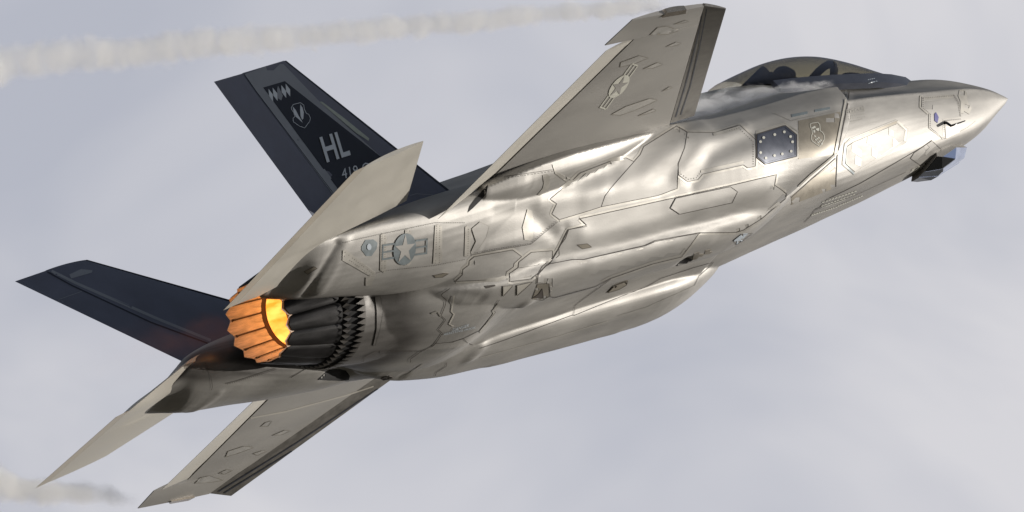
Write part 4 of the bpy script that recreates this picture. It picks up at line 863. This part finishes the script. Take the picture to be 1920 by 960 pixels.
for sg in (1, -1):
    k = len(pts); pts += [P(3.54, .18 * sg, .86), P(3.46, .26 * sg, .66), P(3.28, .30 * sg, .46), P(3.06, .30 * sg, .44), P(2.97, .30 * sg, .45)]; ed += [(3, k)] + [(k + i, k + i + 1) for i in range(4)]; rad += [.075, .055, .048, .035, .04]
    h0 = k + 4
    for q, (dy, ln) in enumerate(((-.035, .07), (-.012, .085), (.012, .08), (.034, .065))):
        k2 = len(pts); pts += [P(2.93, .30 * sg + dy, .45), P(2.93 - ln * .5, .30 * sg + dy, .44), P(2.93 - ln * .6, .30 * sg + dy, .415)]; ed += [(h0, k2), (k2, k2 + 1), (k2 + 1, k2 + 2)]; rad += [.012, .010, .008]
    k2 = len(pts); pts += [P(2.95, .30 * sg - .05 * sg, .45), P(2.91, .30 * sg - .06 * sg, .43)]; ed += [(h0, k2), (k2, k2 + 1)]; rad += [.013, .010]
    k = len(pts); pts += [P(3.45, .13 * sg, .25), P(3.10, .17 * sg, .34), P(2.98, .17 * sg, .08), P(2.85, .17 * sg, -.05)]; ed += [(0, k), (k, k + 1), (k + 1, k + 2), (k + 2, k + 3)]; rad += [.095, .065, .05, .045]
skinned('body', pts, ed, rad, M['suit'], pil)
def blob(name, c, r, material, parent, fn=None, n=20):
    V, F = [], []
    for i in range(n + 1):
        for j in range(2 * n):
            th = math.pi * i / n; ph = math.pi * j / n; d = Vector((math.sin(th) * math.cos(ph), math.sin(th) * math.sin(ph), math.cos(th))); k = fn(d) if fn else 1
            V.append(Vector(c) + Vector((d.x * r[0], d.y * r[1], d.z * r[2])) * k)
    for i in range(n):
        for j in range(2 * n): F.append((i*2*n+j, i*2*n+(j+1) % (2*n), (i+1)*2*n+(j+1) % (2*n), (i+1)*2*n+j))
    return fix(mesh_obj(name, V, F, material, parent))
hc = P(3.37, 0, 1.10)
helm = blob('helmet', hc, (.155, .125, .145), M['helmet'], pil, lambda d: 1 - .10 * max(0, -d.z - .4) + .04 * max(0, -d.x))
blob('visor', hc + Vector((.035, 0, .0)), (.135, .122, .095), M['visor'], pil)
blob('face', hc + Vector((.04, 0, -.04)), (.085, .065, .10), mat('skin_tone', (.45, .28, .2), 0, .6), pil)
blob('oxygen_mask', hc + Vector((.125, 0, -.085)), (.055, .045, .055), M['mask'], pil, lambda d: 1 + .25 * max(0, d.x))
V, F = tube([hc + Vector((.15, 0, -.12)), hc + Vector((.15, -.02, -.22)), hc + Vector((.06, -.08, -.30)), hc + Vector((-.04, -.12, -.40))], .018, 8); mesh_obj('oxygen_hose', V, F, M['mask'], pil)
for sg in (1, -1):
    V, F = boxm(P(3.52, .11 * sg, .84), (.26, .05, .03), Matrix.Rotation(R(35), 3, 'Y')); mesh_obj('harness_strap', V, F, M['mask'], pil, False)

# ================================================================== vapour
def vap_mat(name, dens, col, axis_len, r0, r1, nscale, lo, hi, stretch=(1, 1, 1), aniso=.0, fade0=.03, emis=None, estr=0, shell=1.0, endfade=None, distort=0.6):
    m = bpy.data.materials.new(name); m.use_nodes = True; t = m.node_tree; t.nodes.clear(); o = N(t, 'ShaderNodeOutputMaterial'); pv = N(t, 'ShaderNodeVolumePrincipled')
    pv.inputs['Color'].default_value = (*col, 1); pv.inputs['Anisotropy'].default_value = aniso
    tc = N(t, 'ShaderNodeTexCoord'); sp = N(t, 'ShaderNodeSeparateXYZ'); L(t, tc.outputs['Object'], sp.inputs[0])
    def mth(op, a, b=None, c=None):
        n = N(t, 'ShaderNodeMath', operation=op)
        for i, q in enumerate((a, b, c)):
            if q is None: continue
            if isinstance(q, (int, float)): n.inputs[i].default_value = q
            else: L(t, q, n.inputs[i])
        return n.outputs[0]
    x, y, z = sp.outputs; rad = mth('SQRT', mth('ADD', mth('MULTIPLY', y, y), mth('MULTIPLY', z, z)))
    Rx = mth('MULTIPLY_ADD', x, (r1 - r0) / axis_len, r0); q = mth('DIVIDE', rad, Rx)
    mp = N(t, 'ShaderNodeMapping'); mp.inputs['Scale'].default_value = stretch; L(t, tc.outputs['Object'], mp.inputs[0]); nz = N(t, 'ShaderNodeTexNoise', i={'Scale': nscale, 'Detail': 2.5, 'Roughness': .5, 'Distortion': distort}); L(t, mp.outputs[0], nz.inputs['Vector'])
    core = N(t, 'ShaderNodeMapRange', i={'From Min': lo, 'From Max': hi, 'To Min': 0.0, 'To Max': 1.0}); core.interpolation_type = 'SMOOTHSTEP'
    val = mth('SUBTRACT', mth('MULTIPLY_ADD', nz.outputs[0], 1.6, shell - .80), q); L(t, val, core.inputs[0])
    f0 = N(t, 'ShaderNodeMapRange', i={'From Min': 0.0, 'From Max': axis_len * fade0}); L(t, x, f0.inputs[0]); d = mth('MULTIPLY', core.outputs[0], f0.outputs[0])
    if endfade: f1 = N(t, 'ShaderNodeMapRange', i={'From Min': axis_len, 'From Max': axis_len * endfade}); L(t, x, f1.inputs[0]); d = mth('MULTIPLY', d, f1.outputs[0])
    if emis:
        pv.inputs['Emission Color'].default_value = (*emis, 1); L(t, mth('MULTIPLY', d, estr), pv.inputs['Emission Strength'])
    L(t, mth('MULTIPLY', d, dens), pv.inputs['Density']); L(t, pv.outputs[0], o.inputs['Volume']); return m
def vapour(name, label, cat, p0, p1, r0, r1, material_args, flat=1.0, group=None):
    p0, p1 = BODY @ p0, BODY @ p1; ln = (p1 - p0).length; qt = (p1 - p0).to_track_quat('X', 'Z')
    V, F = [], []; n = 16; m = 12
    for i in range(m + 1):
        x = ln * i / m; r = (r0 + (r1 - r0) * i / m) * 1.4
        for k in range(n): V.append((x, r * math.cos(2*math.pi*k/n), r * math.sin(2*math.pi*k/n)))
    for i in range(m):
        for k in range(n): F.append((i*n+k, i*n+(k+1) % n, (i+1)*n+(k+1) % n, (i+1)*n+k))
    F += [tuple(range(n)), tuple(range(m*n, (m+1)*n))]
    o = fix(mesh_obj(name, V, F, vap_mat(name, axis_len=ln, r0=r0, r1=r1, **material_args)))
    o.rotation_mode = 'QUATERNION'; o.rotation_quaternion = qt; o.location = p0; tag(o, label, cat, group); return o
A0 = U(1262, 6, y=5.33); A1 = U(-160, 132, y=5.33)
vapour('vapour_trail', 'long white vapour trail streaming from the near wing tip across the upper sky', 'vapour trail', A0, A1, .11, .25,
       dict(dens=30.0, col=(1, 1, 1), nscale=2.2, lo=-.1, hi=1.4, distort=.9, stretch=(2.2, 1, 1), fade0=.06, shell=.92), group='wing tip vapour trails')
A0 = U(262, 938, y=-5.33); A1 = U(-120, 896, y=-4.6)
vapour('vapour_trail', 'short fading vapour trail behind the far wing tip at lower left', 'vapour trail', A0, A1, .12, .28,
       dict(dens=30.0, col=(1, 1, 1), nscale=2.6, lo=-.05, hi=1.0, stretch=(1.2, 1, 1), fade0=1.0, shell=.9), group='wing tip vapour trails')
vapour('vapour_cloud', 'white condensation cloud flowing over the upper body beside the canopy', 'vapour cloud', P(3.95, 1.10, .42), P(7.6, 1.30, .62), .07, .36,
       dict(dens=30.0, col=(1, 1, 1), nscale=3.2, lo=.0, hi=.7, stretch=(.7, 1.8, 1.8), fade0=.12, shell=.62, endfade=.8, distort=1.6))
vapour('exhaust_flame', 'faint orange afterburner flame and hot gas streaming behind the nozzle', 'flame', P(14.0, 0, 0), P(17.2, 0, .12), .44, .60,
       dict(dens=.10, col=(.5, .3, .25), nscale=2.6, lo=.1, hi=1.0, distort=1.5, stretch=(.7, 1.5, 1.5), fade0=.02, shell=.75, endfade=.15, emis=(1.0, .26, .08), estr=.06))
